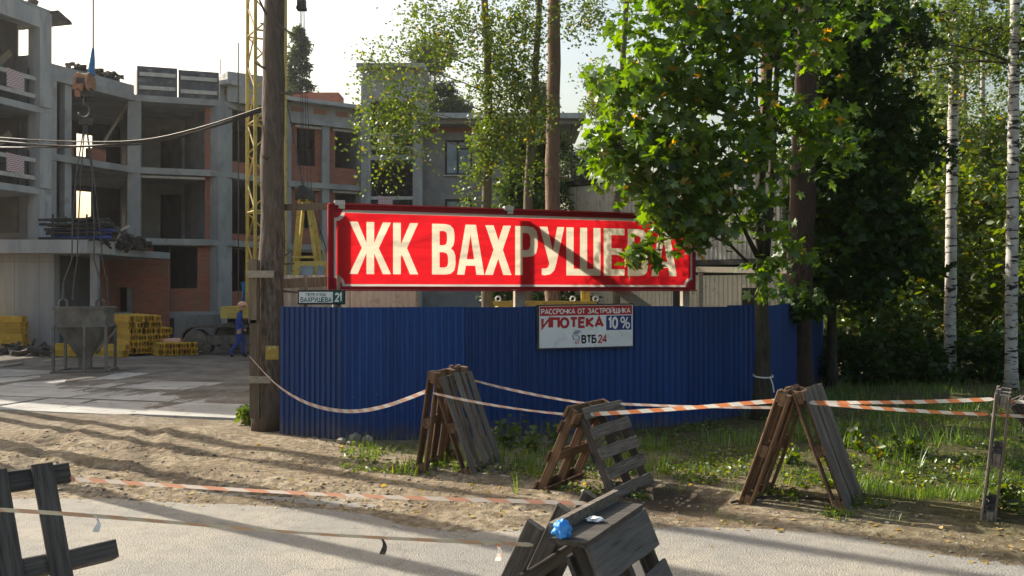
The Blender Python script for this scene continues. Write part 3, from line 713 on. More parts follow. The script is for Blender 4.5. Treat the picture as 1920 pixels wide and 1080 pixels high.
# roof parapets: formwork panels on bay B, masonry cornice further right
a, b = NODES[2], NODES[3]; n = perp(a, b)
for (t0, t1, dz) in ((0.03, .50, 0), (.515, 1.0, -.05)):
    p = a.lerp(b, t0) - n*.22; q = a.lerp(b, t1) - n*.22; 
    mb = MB(); wallseg(mb, p, q, 10.32, 11.52+dz, .12); fm = mb.build('formwork_panel', M['formwork'], bld)
    for zz in (10.62, 11.18):
        mb = MB(); mb.beam(p.lerp(q, .06)-n*.04+Z*(zz+dz), p.lerp(q, .96)-n*.04+Z*(zz+dz), .06, .16); mb.build('waling_board', M['board_white'], fm)
for i, z1, ins in ((1, 10.75, .05), (3, 11.0, -.05), (4, 11.0, -.05)):
    p, q = NODES[i], NODES[i+1]; mb = MB(); wallseg(mb, p, q, 10.305, z1, .3, (), ins); mb.build('parapet', M['concrete'], bld)
    if i > 2:
        nn = perp(p, q); mb = MB(); wallseg(mb, p, q, z1+.003, z1+.18, .9, (), -.55); mb.build('cornice', M['concrete_pale'], bld)
        L = (q-p).length; d = (q-p).normalized()
        for k in range(int(L/1.1)):
            mb = MB(); u = .25+k*1.1; mb.beam(p+d*u-nn*.058+Z*10.72, p+d*(u+.62)-nn*.058+Z*10.72, .03, .22); mb.build('brick_patch', M['brick'], bld)
mb = MB(); p = NODES[2].lerp(NODES[3], .96); mb.box((NODES[3].x+.6, NODES[3].y+1.2, 10.95), (1.7, 1.6, 1.3), Matrix.Rotation(.6, 3, 'Z')); mb.build('roof_upstand', M['concrete'], bld)
for (x0, x1, y0, y1, Y) in ((548, 634, 172, 206, 45.5), (528, 552, 182, 206, 44.6)):
    p = P(x0, y1, Y); q = P(x1, y0, Y); mb = MB(); mb.box(((p.x+q.x)/2, Y+.8, (10.3+q.z)/2), (q.x-p.x, 1.4, q.z-10.3)); ch = mb.build('chimney', M['brick'], bld)
# reinforcing bars and rubble standing on the roof edge
rnd = random.Random(8)
for k in range(7):
    p = NODES[2].lerp(NODES[3], rnd.uniform(-.03, .06)) + Vector((rnd.uniform(-.3,.3), rnd.uniform(0,.5), 0)); mb = MB(); mb.cyl(p+Z*10.2, p+Z*(11.1+rnd.uniform(0,.5)), .012, 5); mb.build('rebar', M['rust'], bld)
mb = MB()
for k in range(60):
    p = NODES[1].lerp(NODES[2], rnd.uniform(.35, .9)) + perp(NODES[1], NODES[2])*rnd.uniform(.1, .8)
    mb.box(p+Z*(10.72+rnd.uniform(0,.35)), (rnd.uniform(.1,.4), rnd.uniform(.05,.3), rnd.uniform(.04,.12)), Euler((rnd.uniform(-.6,.6), rnd.uniform(-.6,.6), rnd.uniform(0,3))).to_matrix())
tag(mb.build('roof_rubble', M['debris'], bld), kind='stuff')
mb = MB(); mb.tube([P(413, 140, 38.6), P(413, 110, 38.6)], .02, 5); mb.build('rebar', M['rust'], bld)

# ---- stair bay on the near left, with guard boards
def guard(a, b, z, par, t0, t1, panel):
    n = perp(a, b)
    for zz in (z+.35, z+1.0):
        mb = MB(); mb.beam(a-n*.10+Z*zz, b-n*.10+Z*zz, .04, .15); mb.build('guard_board', M['board_white'], par)
    for t in (t0, t1):
        p = a.lerp(b, t)-n*.05; mb = MB(); mb.cyl(p+Z*z, p+Z*(z+1.35), .035, 6); mb.build('guard_post', M['dark_steel'], par)
    p = a.lerp(b, panel[0])-n*.14; q = a.lerp(b, panel[1])-n*.14
    mb = MB(); mb.poly([p+Z*(z+.45), q+Z*(z+.40), q+Z*(z+1.02), p+Z*(z+1.12)]); mb.build('warning_sheet', M['warn_sheet'], par)
A0, A1 = NODES[0], NODES[1]; nA = perp(A0, A1); dA = (A1-A0).normalized(); LA = (A1-A0).length
for p in (A1 - dA*.3, A1-dA*(LA*.63)):
    for (z0, z1) in ((3.95, 5.72), (5.95, 8.72), (8.95, 11.85)): colm(p, z0, z1, .55, sega(0), m='concrete_pale')
for z in (5.95, 8.95):
    q = [A0-nA*.2, A1-nA*.2, A1+nA*5, A0+nA*5]; mb = MB(); mb.hexa([v+Z*(z-.24) for v in q]+[v+Z*z for v in q]); mb.build('floor_slab', M['concrete_pale'], bld)
    guard(A1-dA*(LA*.63-.3), A1-dA*.6, z, bld, .18, .86, (.32, .72))
mb = MB(); wallseg(mb, A0, A1, 11.85, 12.5, .5, (), -.25); mb.build('roof_beam', M['concrete_pale'], bld)
q = [A0-nA*.1, A1-nA*.1+dA*.1, A1+nA*5+dA*.1, A0+nA*5]; mb = MB(); mb.hexa([v+Z*12.503 for v in q]+[v+Z*12.68 for v in q]); mb.build('roof_slab', M['concrete'], bld)
mb = MB(); p = A1 + Z*12.3; mb.hexa([p-nA*.5+dA*.05, p-nA*.5+dA*.75, p+nA*2+dA*.75, p+nA*2+dA*.05, p-nA*.5+dA*.05+Z*.35, p-nA*.5+dA*.7+Z*.1, p+nA*2+dA*.7+Z*.1, p+nA*2+dA*.05+Z*.35]); mb.build('eave', M['debris'], bld)
for k in range(14):
    mb = MB(); p = A1-dA*rnd.uniform(.3, 3)+nA*rnd.uniform(0,.4); mb.box(p+Z*(12.76+rnd.uniform(0,.15)), (rnd.uniform(.15,.5), rnd.uniform(.1,.3), rnd.uniform(.08,.25)), Euler((0, rnd.uniform(-.5,.5), rnd.uniform(0,3))).to_matrix()); mb.build('roof_debris', M['debris'], bld)
# back and end walls of the stair bay, window to the sky
wa, wb = A0+nA*2.6, A1+nA*2.6
ea, eb = A1+dA*.02+nA*.02, A1+dA*.02+nA*2.59
u1, zt = ray_on(34, 40, ea, eb); u0, zb = ray_on(60, 103, ea, eb)
for (z0, z1, ops) in ((3.95, 8.71, ()), (8.955, 12.5, ())):
    mb = MB(); wallseg(mb, wa-dA*3, wb, z0, z1, .06, [(u+3, v+3, w, x) for u, v, w, x in ops]); mb.build('back_wall', M['dark_inside'], bld)
for (z0, z1) in ((3.95, 5.7), (5.955, 8.7), (8.955, 12.48)):
    mb = MB(); wallseg(mb, ea, eb, z0, z1, .08, [(u0, u1, zb, min(zt, 12.3))] if z0 > 8 else ()); mb.build('end_wall', M['concrete'], bld)
for z in (6.0, 9.0):
    mb = MB(); mb.beam(A1-dA*2.6+nA*1+Z*(z+.1), A1-dA*.7+nA*1+Z*(z+2.0), .12, .25); mb.build('stair_flight', M['plank_pale'], bld)

# the wing runs on towards the road beyond the left edge
wx = Vector((-20.15, 25.3, 0)); wn_ = perp(wx, A0)
for (z0, z1) in ((-.1, 3.94), (3.95, 5.7), (5.955, 8.7), (8.955, 12.0)):
    mb = MB(); wallseg(mb, wx, A0-dA*.05, z0, z1, .3, [(1.2, 2.6, z0+.8, z1-.3)] if z1-z0 > 2 else ()); mb.build('brick_wall', M['brick'], bld)
    mb = MB(); wallseg(mb, wx+wn_*5, wx+wn_*.31, z0, z1, .3); mb.build('end_wall', M['concrete'], bld)
q = [wx-wn_*.1, A0-wn_*.1, A0+wn_*5, wx+wn_*5]; mb = MB(); mb.hexa([v+Z*12.003 for v in q]+[v+Z*12.2 for v in q]); mb.build('roof_slab', M['concrete'], bld)

# ---- entrance block with the canopy
ent_a = Vector((-19.5, 31.9, 0)); ent_b = Vector((-16.45, 31.9, 0))
mb = MB(); wallseg(mb, ent_a, ent_b, -.1, 3.47, .35); mb.build('entrance_wall', M['concrete_panel'], bld)
mb = MB(); wallseg(mb, ent_b+Vector((0,.0,0)), ent_b+Vector((-.6,4.6,0)), -.1, 3.46, .02); mb.build('entrance_side_wall', M['dark_inside'], bld)
q = [Vector((-19.6,31.0,0)), Vector((-14.95,31.2,0)), Vector((-14.6,32.6,0)), Vector((-19.6,32.6,0))]
mb = MB(); mb.hexa([v+Z*3.48 for v in q]+[v+Z*3.95 for v in q]); mb.build('canopy_slab', M['concrete_pale'], bld)
q = [Vector((-14.94,31.5,0)), Vector((-14.0,36.3,0)), Vector((-17.0,36.3,0)), Vector((-17.0,32.61,0)), ]
mb = MB(); mb.hexa([v+Z*3.46 for v in q]+[v+Z*3.72 for v in q]); mb.build('canopy_slab', M['concrete'], bld)
colm((-15.05, 32.0), 0, 3.48, .24); 
mb = MB(); wallseg(mb, Vector((-16.9,36.4,0)), Vector((-14.2,36.6,0)), 0, 3.45, .25, [(.4, 1.3, .05, 2.3)]); mb.build('brick_wall', M['brick'], bld)

# ---- stair tower and grey wing on the right
tower = bld
T0 = Vector((-7.30, 43.35, 0)); T1 = Vector((-4.42, 43.35, 0))
for p in (T0+Vector((.18,0,0)), T1-Vector((.18,0,0))):
    for (z0, z1) in ((0, 2.45), (2.7, 5.45), (5.7, 8.55), (8.8, 12.3)): colm(p, z0, z1, .46)
for z in (2.7, 5.7, 8.8):
    mb = MB(); mb.box(((T0.x+T1.x)/2, 45.2, z-.125), (2.95, 4.0, .25)); mb.build('floor_slab', M['concrete'], bld)
for z in (5.7, 8.8): guard(T0+Vector((.4,0,0)), T1-Vector((.4,0,0)), z, bld, .15, .88, (.18, .52))
mb = MB(); wallseg(mb, T0+Vector((.02,-.25,0)), T1+Vector((-.02,-.25,0)), 11.4, 12.95, .4); mb.build('tower_wall', M['concrete'], bld)
mb = MB(); mb.box(((T0.x+T1.x)/2, 45.0, 13.06), (3.3, 4.6, .2)); mb.build('roof_slab', M['concrete'], bld)
for (z0, z1) in ((0, 5.44), (5.71, 8.54), (8.81, 12.9)):
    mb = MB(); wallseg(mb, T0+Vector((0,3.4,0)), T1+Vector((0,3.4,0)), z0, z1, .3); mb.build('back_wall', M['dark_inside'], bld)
    for xx in (T0.x, T1.x-.22):
        mb = MB(); mb.box((xx+.11, 45.2, (z0+z1)/2), (.22, 3.2, z1-z0)); mb.build('side_wall', M['concrete_old'], bld)
for x in (-5.6,): 
    mb = MB(); mb.box((x, 45.4, 7.1), (1.2, .25, 2.5)); mb.build('inner_door_leaf', M['debris'], bld)
W0 = Vector((-4.40, 43.75, 0)); W1 = Vector((2.30, 43.75, 0))
def wop(x0, x1, y0, y1):
    k = 43.75 / F; return ((x0-960)*k - W0.x, (x1-960)*k - W0.x, CH+(HZ-y1)*k, CH+(HZ-y0)*k)
o1 = wop(834, 885, 262, 328); o2 = wop(834, 885, 373, 440); o3 = wop(960, 1008, 262, 328)
for (z0, z1, ops) in ((0, 4.2, ()), (4.203, 7.2, [o2]), (7.203, 10.0, [o1, o3])):
    mb = MB(); wallseg(mb, W0, W1, z0, z1, .4, ops); mb.build('block_wall', M['block'], bld)
mb = MB(); wallseg(mb, W0+Vector((.3,-.0,0)), W1, 10.003, 10.25, .4, ()); mb.build('brick_band', M['brick'], bld)
mb = MB(); mb.box(((W0.x+3.25)/2, 46.4, 10.36), (3.25-W0.x, 7.0, .2)); mb.build('roof_slab', M['concrete'], bld)
mb = MB(); mb.box(((W0.x+3.5)/2+.05, 46.3, 10.60), (3.5-W0.x, 7.4, .26)); mb.build('roof_slab', M['concrete_pale'], bld)
mb = MB(); wallseg(mb, W1+Vector((-.02,.41,0)), W1+Vector((-.02,7,0)), 0, 10.24, .4); mb.build('block_wall', M['block'], bld)
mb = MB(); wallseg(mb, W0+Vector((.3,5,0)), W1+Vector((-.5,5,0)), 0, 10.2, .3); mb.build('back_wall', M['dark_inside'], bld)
mb = MB(); mb.cyl((2.9, 43.2, 0), (2.9, 43.2, 10.26), .04, 6); mb.build('drain_pipe', M['dark_steel'], bld)
for o in (o1, o2, o3):
    wx0, wx1, wz0, wz1 = o; x0 = W0.x+wx0; x1 = W0.x+wx1; y = 43.87
    mb = MB()
    for (cx, cz, sx, sz) in ((x0+.05, (wz0+wz1)/2, .1, wz1-wz0), (x1-.05, (wz0+wz1)/2, .1, wz1-wz0), ((x0+x1)/2, wz0+.05, x1-x0-.2, .1), ((x0+x1)/2, wz1-.05, x1-x0-.2, .1), ((x0+x1)/2-.04, (wz0+wz1)/2, .1, wz1-wz0-.2), ((x0+x1)/2+.32, wz1-.42, x1-x0-.86, .07)):
        mb.box((cx, y, cz), (sx, .1, sz))
    wf = mb.build('window', M['black_frame'], bld)
    for (a_, b_) in ((x0+.1, (x0+x1)/2-.09), ((x0+x1)/2+.01, x1-.1)):
        mb = MB(); mb.box(((a_+b_)/2, y+.02, (wz0+wz1)/2), (b_-a_, .02, wz1-wz0-.2)); mb.build('pane', M['glass'], wf)
    mb = MB(); mb.beam((x0-.06, 43.70, wz0-.03), (x1+.06, 43.70, wz0-.03), .14, .05); mb.build('sill', M['board_white'], wf)

# ------------------------------------------------------------------ things on the canopy
rack = thing('scaffold_tube_bundle', 'bundle of blue and grey scaffold tubes lying on the entrance canopy', 'tubes', (-16, 31.7, 3.95))
rnd = random.Random(4)
for k in range(26):
    z = 3.99 + (k // 6)*.16 + rnd.uniform(0, .05); y = 31.35 + (k % 6)*.14; x0 = -16.5 + rnd.uniform(-.3,.3)
    mb = MB(); mb.tube([(x0, y, z), (x0+2.0+rnd.uniform(-.2,.2), y+rnd.uniform(-.1,.1), z+rnd.uniform(-.05,.06))], .05, 6); mb.build('tube', M['blue_pipe'] if rnd.random() < .35 else M['dark_steel'], rack)
for x in (-16.2, -15.0):
    for y in (31.28, 32.2):
        mb = MB(); mb.cyl((x, y, 3.95), (x, y, 4.85), .035, 6); mb.build('stake', M['dark_steel'], rack)
pile = thing('scrap_pile', 'dark heap of building scrap on the canopy edge beside the tubes', 'scrap', (-14.6, 33.0, 3.72))
mb = MB()
for k in range(170):
    t = rnd.random(); x = -14.85 + t*.5 + rnd.uniform(-.5,.25); y = 31.9 + t*2.8; h = (1-t)*.85+.15; z = 3.74 + rnd.uniform(0, h)
    mb.box((x, y, z+.04), (rnd.uniform(.1,.7), rnd.uniform(.04,.2), rnd.uniform(.03,.12)), Euler((rnd.uniform(-1,1), rnd.uniform(-1,1), rnd.uniform(0,3))).to_matrix())
tag(mb.build('scrap', M['debris'], pile), kind='stuff')
mb = MB(); mb.tube([(-14.6,32.6,3.9),(-14.4,32.7,4.4),(-14.2,32.9,4.55)], .04, 6); mb.build('bent_pipe', M['silver'], pile)

# ------------------------------------------------------------------ crane
cr = thing('crawler_crane', 'yellow crawler crane with lattice tower standing in the yard behind the pine', 'crane', (-8.3, 30, 0))
tc_ = Vector((-8.32, 30.0, 0)); th = R(31); a_ = .5
cor = [tc_ + Matrix.Rotation(th, 3, 'Z') @ Vector((x*a_, y*a_, 0)) for x, y in ((-1,-1),(1,-1),(1,1),(-1,1))]
ZT = 17.0
for c in cor:
    mb = MB(); mb.cyl(c+Z*1.6, c+Z*ZT, .062, 8); mb.build('tower_chord', M['yellow_steel'], cr)
for s in range(4):
    p, q = cor[s], cor[(s+1) % 4]; k = 0; z = 1.8
    while z < ZT - 1:
        a, b = (p, q) if k % 2 == 0 else (q, p)
        mb = MB(); mb.cyl(a+Z*z, b+Z*(z+1.0), .028, 6); mb.build('lattice_brace', M['yellow_steel'], cr)
        if k % 3 == 0:
            mb = MB(); mb.cyl(p+Z*z, q+Z*z, .032, 6); mb.build('lattice_strut', M['yellow_steel'], cr)
        z += 1.0; k += 1
shoe = MB(); shoe.box((0,0,0), (.19,.62,.05)); shoe.box((.03,0,.035), (.04,.62,.03)); shoe_me = shoe.mesh('track_shoe'); shoe_me.materials.append(M['track'])
def track(cx, cy, L, H, ang):
    tr = thing_part('track', cr, Matrix.Translation((cx+8.3, cy-30, 0)) @ Matrix.Rotation(ang, 4, 'Z'))
    r = H/2-.05; st = L - H; per = 2*st + 2*math.pi*r; n = int(per/.205)
    for k in range(n):
        s = per*k/n
        if s < st: x, z, a = -st/2+s, H-.05, 0
        elif s < st+math.pi*r: f = (s-st)/r; x, z, a = st/2+r*math.sin(f), H/2+r*math.cos(f), f
        elif s < 2*st+math.pi*r: x, z, a = st/2-(s-st-math.pi*r), .05, math.pi
        else: f = (s-2*st-math.pi*r)/r; x, z, a = -st/2-r*math.sin(f), H/2-r*math.cos(f), math.pi+f
        place('track_shoe', shoe_me, M['track'], tr, Matrix.Translation((x, 0, z)) @ Matrix.Rotation(a, 4, 'Y'))
    def wheel(x, z, rr, w):
        mb = MB(); mb.tube([(x,-w/2,z),(x,w/2,z)], rr, 18); mb.tube([(x,-w/2-.03,z),(x,w/2+.03,z)], rr*.35, 12)
        o = bpy.data.objects.new('wheel', mb.mesh('wheel')); COL.objects.link(o); o.data.materials.append(M['track']); o.parent = tr
    wheel(-st/2, H/2, r-.08, .5); wheel(st/2, H/2, r-.08, .5)
    for k in range(5): wheel(-st/2+.35+k*(st-.7)/4, .26, .17, .45)
    mb = MB(); mb.box((0,0,H*.52), (st, .3, .3)); o = bpy.data.objects.new('track_frame', mb.mesh('track_frame')); COL.objects.link(o); o.data.materials.append(M['track']); o.parent = tr
def thing_part(name, par, m):
    o = bpy.data.objects.new(name, None); COL.objects.link(o); o.parent = par; o.matrix_local = m; o.empty_display_size = .1; return o
track(-8.9, 29.7, 4.2, 1.0, R(4)); track(-8.7, 32.4, 4.2, 1.0, R(4))
mb = MB(); mb.box((-8.7, 31.0, .75), (2.2, 2.2, .5)); mb.build('undercarriage', M['track'], cr)
mb = MB(); mb.cyl((-8.3, 31, 1.0), (-8.3, 31, 1.22), .8, 20); mb.build('slew_ring', M['dark_steel'], cr)
mb = MB(); mb.box((-7.3, 31.0, 1.42), (5.0, 2.4, .4)); mb.box((-5.6, 31.2, 2.3), (2.4, 2.0, 1.35)); mb.build('machinery_house', M['yellow_steel'], cr)
mb = MB(); q = [Vector((-7.4,29.6,1.64)), Vector((-6.2,29.6,1.64)), Vector((-6.2,31,1.64)), Vector((-7.4,31,1.64))]
mb.hexa([*q, q[0]+Vector((.12,.1,1.5)), q[1]+Vector((0,.1,1.5)), q[2]+Vector((0,0,1.5)), q[3]+Vector((.12,0,1.5))]); cab = mb.build('cab', M['yellow_steel'], cr)
for (x0, x1) in ((-7.12, -6.66), (-6.56, -6.3)):
    mb = MB(); mb.hexa([(x0,29.57,2.2),(x1,29.57,2.2),(x1,29.72,2.2),(x0,29.72,2.2),(x0+.06,29.64,2.98),(x1+.02,29.64,2.98),(x1,29.74,2.98),(x0+.06,29.74,2.98)]); mb.build('cab_window', M['glass'], cab)
apex = P(572, 372, 30.6)
for (px, py, yy) in ((545, 555, 30.1), (596, 500, 30.1), (552, 555, 31.6), (604, 500, 31.6)):
    mb = MB(); mb.beam(P(px, py, yy)-Z*.3, apex+Vector(((.12 if px > 570 else -.12), (yy-30.8)*.4, 0)), .10, .12); mb.build('gantry_leg', M['yellow_steel'], cr)
mb = MB(); mb.box(apex+Z*.05, (.5, .9, .22)); mb.cyl(apex+Vector((0,-.5,.2)), apex+Vector((0,.5,.2)), .2, 14); mb.build('gantry_head', M['dark_steel'], cr)
mb = MB(); mb.beam(P(548, 482, 30.0), P(590, 482, 30.0), .06, .08); mb.build('gantry_tie', M['yellow_steel'], cr)
blk = P(565, 8, 29.5)
mb = MB()
for s in (-.1, .1): mb.box(blk+Vector((s,0,0)), (.05, .3, .34))
mb.cyl(blk+Vector((-.13,0,.02)), blk+Vector((.13,0,.02)), .13, 14); mb.beam(blk+Z*.15, blk+Z*.55, .1, .1); mb.box(blk-Z*.13, (.3,.3,.1)); mb.build('pulley_block', M['dark_steel'], cr)
for dx in (-.07, -.02, .05, .11):
    mb = MB(); mb.tube([blk+Vector((dx*.7,0,-.1)), blk.lerp(apex, .5)+Vector((dx*1.2,0,0)), apex+Vector((dx*2,0,.2))], .012, 5); mb.build('hoist_rope', M['rope'], cr)
mb = MB(); mb.tube([blk+Z*.5, blk+Vector((-1.2, .3, 6))], .02, 5); mb.build('hoist_rope', M['rope'], cr)
for (x0, y0, x1, y1) in ((575, 375, 612, 490), (584, 380, 622, 500), (537, 190, 573, 372), (446, 80, 447, 560)):
    mb = MB(); mb.tube([P(x0, y0, 30.2), P(x1, y1, 30.2)], .022, 5); mb.build('stay_rope', M['rope'] if x0 != 575 else M['yellow_steel'], cr)

# ------------------------------------------------------------------ concrete bucket and the hook that holds its slings
bx_, by_ = -11.23, 23.35
bk = thing('concrete_bucket', 'cement-caked steel concrete bucket on thin legs hanging slack under the crane hook', 'bucket', (bx_, by_, 0))
rot = Matrix.Rotation(R(14), 3, 'Z')
def bp(x, y, z): return Vector((bx_, by_, 0)) + rot @ Vector((x, y, z))
def frust(mb, s0, z0, s1, z1, wall=.03):
    for s in range(4):
        c = [(-1,-1),(1,-1),(1,1),(-1,1)]; a, b = c[s], c[(s+1) % 4]
        mb.hexa([bp(a[0]*s0,a[1]*s0,z0), bp(b[0]*s0,b[1]*s0,z0), bp(b[0]*(s0-wall),b[1]*(s0-wall),z0), bp(a[0]*(s0-wall),a[1]*(s0-wall),z0),
                 bp(a[0]*s1,a[1]*s1,z1), bp(b[0]*s1,b[1]*s1,z1), bp(b[0]*(s1-wall),b[1]*(s1-wall),z1), bp(a[0]*(s1-wall),a[1]*(s1-wall),z1)])
mb = MB(); frust(mb, .60, 1.24, .60, 1.66); mb.build('bucket_box', M['bucket'], bk)
mb = MB(); frust(mb, .645, 1.66, .645, 1.72, .1); frust(mb, .64, 1.20, .64, 1.26, .1); mb.build('bucket_rim', M['bucket'], bk)
mb = MB(); frust(mb, .14, .38, .58, 1.22); frust(mb, .15, .12, .14, .38); mb.build('hopper', M['bucket'], bk)
for x, y in ((-.62,-.62),(.62,-.62),(.62,.62),(-.62,.62),(.12,-.66)):
    mb = MB(); mb.beam(bp(x,y,.02), bp(x,y,1.22), .06, .06); mb.build('leg', M['bucket'], bk)
mb = MB()
for a, b in (((-.7,-.62),(.7,-.62)),((-.7,.62),(.7,.62)),((-.62,-.7),(-.62,.7)),((.62,-.7),(.62,.7))): mb.beam(bp(*a,.045), bp(*b,.045), .08, .07)
mb.build('base_frame', M['bucket'], bk)
mb = MB(); mb.beam(bp(.3,-.1,.5), bp(.62,-.62,.9), .05, .05); mb.beam(bp(.45,-.66,.62), bp(.85,-.5,1.15), .05,.05); mb.build('discharge_lever', M['bucket'], bk)
for x in (-.42, .46):
    mb = MB(); mb.tube([bp(x-.1,-.5,1.7), bp(x-.1,-.5,1.86), bp(x,-.5,1.96), bp(x+.1,-.5,1.86), bp(x+.1,-.5,1.7)], .03, 6); mb.build('lifting_lug', M['bucket'], bk)
hk = thing('crane_hook', 'rusty crane hook block with rope slings hanging above the concrete bucket', 'hook', tuple(P(158, 230, by_)))
H0 = P(158, 158, by_)
mb = MB()
for s in (-.16, .13):
    mb.tube([H0+Vector((s,0,.05)), H0+Vector((s+.05,0,.05))], .27, 18)
mb.build('cheek_plate', M['rust'], hk)
mb = MB(); mb.cyl(H0+Vector((-.1,0,.05)), H0+Vector((.12,0,.05)), .24, 18); mb.box(H0+Vector((.02,0,-.22)), (.36,.2,.22)); mb.build('sheave', M['dark_steel'], hk)
mb = MB(); mb.box(H0+Vector((-.05,-.2,.02)), (.26,.05,.44), Matrix.Rotation(.25,3,'Y')); mb.box(H0+Vector((-.09,-.2,-.27)), (.13,.05,.2)); mb.build('counter_plate', M['rust'], hk)
mb = MB(); mb.tube([H0+Vector((.16,0,.25)), H0+Vector((.2,0,.6)), H0+Vector((.22,0,.95))], [.1,.07,.035], 8); mb.build('rope_socket', M['blue_tarp'], hk)
mb = MB(); mb.tube([H0+Vector((.22,0,.9)), H0+Vector((.2,0,14))], .022, 6); mb.build('hoist_rope', M['rope'], hk)
hp = [H0+Vector((.0,0,-.28)), H0+Vector((.0,0,-.48))]
for k in range(11):
    a = R(100 - k*27); hp.append(H0+Vector((.0+.17*math.cos(a), 0, -.70+.19*math.sin(a))))
mb = MB(); mb.tube(hp, [.04,.045]+[.055]*8+[.045,.035,.015], 8); mb.build('hook', M['dark_steel'], hk, True)
mb = MB(); mb.box(H0+Vector((.04,0,-.98)), (.34,.14,.16)); mb.build('sling_ring', M['dark_steel'], hk)
H1 = H0+Vector((.02,0,-.9))
for (x, yy, bend) in ((-.42, -.5, .06), (.46, -.5, -.05), (-.40, .5, .02), (.48, .5, -.02)):
    a = H1; b = bp(x, yy, 1.9)
    mb = MB(); mb.tube([a, a.lerp(b,.3)+Vector((-bend,0,0)), a.lerp(b,.6), a.lerp(b,.78)+Vector((bend*1.6,0,0)), a.lerp(b,.9)+Vector((-bend*.8,0,0)), b], [.018]*4+[.022,.05], 6); mb.build('sling', M['rope'], hk)

# ------------------------------------------------------------------ timber stacks
prof = [(-.04,-.1),(.04,-.1),(.04,-.06),(.014,-.06),(.014,.06),(.04,.06),(.04,.1),(-.04,.1),(-.04,.06),(-.014,.06),(-.014,-.06),(-.04,-.06)]
def beammesh(L):
    mb = MB(); mb.extrude(prof, (0,-L/2,0), (0,L/2,0)); n = len(mb.f); mb.mi = [0]*(n-2)+[1,1]
    me = mb.mesh('formwork_beam'); me.materials.append(M['yellow_wood']); me.materials.append(M['yellow_end']); return me
bm1, bm2 = beammesh(2.6), beammesh(3.4)
def stack(cx, cy, cols, rows, z0, rz, me, lab, grp, jit=.04, skip=0, flat=False):
    for r in range(rows):
        for c in range(cols):
            if rnd.random() < skip*(r+1)/rows: continue
            w, h = (.205, .085) if flat else (.085, .205)
            o = bpy.data.objects.new('formwork_timber', me); COL.objects.link(o); tag(o, lab, 'timber', grp)
            loc = Matrix.Translation((cx, cy, 0)) @ Matrix.Rotation(rz, 4, 'Z') @ Vector(((c-(cols-1)/2)*w, rnd.uniform(-jit, jit)*2, z0+h/2+r*h))
            o.matrix_world = Matrix.Translation(loc) @ Matrix.Rotation(rz+R(rnd.uniform(-.6,.6)), 4, 'Z') @ (Matrix.Rotation(R(90), 4, 'Y') if flat else Matrix.Identity(4))
stack(-11.55, 29.9, 15, 2, .05, R(33), bm1, 'yellow timber formwork beam in the low bundle by the crane track', 'beams in the low bundle')
stack(-12.55, 30.2, 16, 4, .10, R(33), bm1, 'yellow timber formwork beam in the tall bundle behind the concrete bucket', 'beams in the tall bundle', skip=.12)
stack(-13.0, 30.4, 12, 2, .93, R(36), bm2, 'yellow timber formwork beam lying loose on top of the tall bundle', 'loose beams on top', .1, .35)
stack(-18.6, 31.0, 5, 5, .25, R(84), bm2, 'yellow timber formwork beam stacked against the pale entrance wall', 'beams by the entrance wall', .03, .1)
stack(-13.6, 28.6, 3, 2, .03, R(78), bm1, 'yellow timber formwork beam lying on the mud behind the bucket legs', 'beams on the mud')
for k in range(3):
    o = MB(); o.box((0,0,0), (.9,.12,.10)); q = o.build('pink_timber', M['pink_foam']); q.matrix_world = Matrix.Translation((-11.35+.05*k, 29.3+.16*k, .52+.0*k)) @ Matrix.Rotation(R(-8+4*k), 4, 'Z'); tag(q, 'pinkish timber offcut on the low yellow bundle', 'timber', 'pink offcuts')
for (x0, y0, x1, y1) in ((90, 655, 160, 668), (0, 690, 40, 683), (82, 680, 118, 676), (120, 668, 205, 672)):
    a, b = G(x0, y0), G(x1, y1); a.z = gz(a.x, a.y)+.03; b.z = gz(b.x, b.y)+.03
    o = MB().beam(a, b, .14, .05).build('loose_plank', M['plank_pale']); tag(o, 'pale loose plank lying on the yard mud near the bucket', 'plank', 'loose planks in the yard')
mb = MB()
for k in range(150):
    x = rnd.uniform(-17.5, -13.3); y = rnd.uniform(29.2, 31.5); mb.box((x, y, gz(x,y)+rnd.uniform(.02,.35)*rnd.random()), (rnd.uniform(.1,.8), rnd.uniform(.04,.16), rnd.uniform(.03,.14)), Euler((rnd.uniform(-.5,.5), rnd.uniform(-.7,.7), rnd.uniform(0,3))).to_matrix())
tag(mb.build('yard_rubble', M['debris']), 'dark low rubble heap at the foot of the entrance wall', 'rubble', kind='stuff')
# mud heap and blocks behind the timber
bl = MB().box((-9.9-2.2, 34.2, .62), (1.5, .9, 1.25)).build('concrete_block', M['concrete_old']); tag(bl, 'grey concrete block standing behind the low timber bundle', 'block')

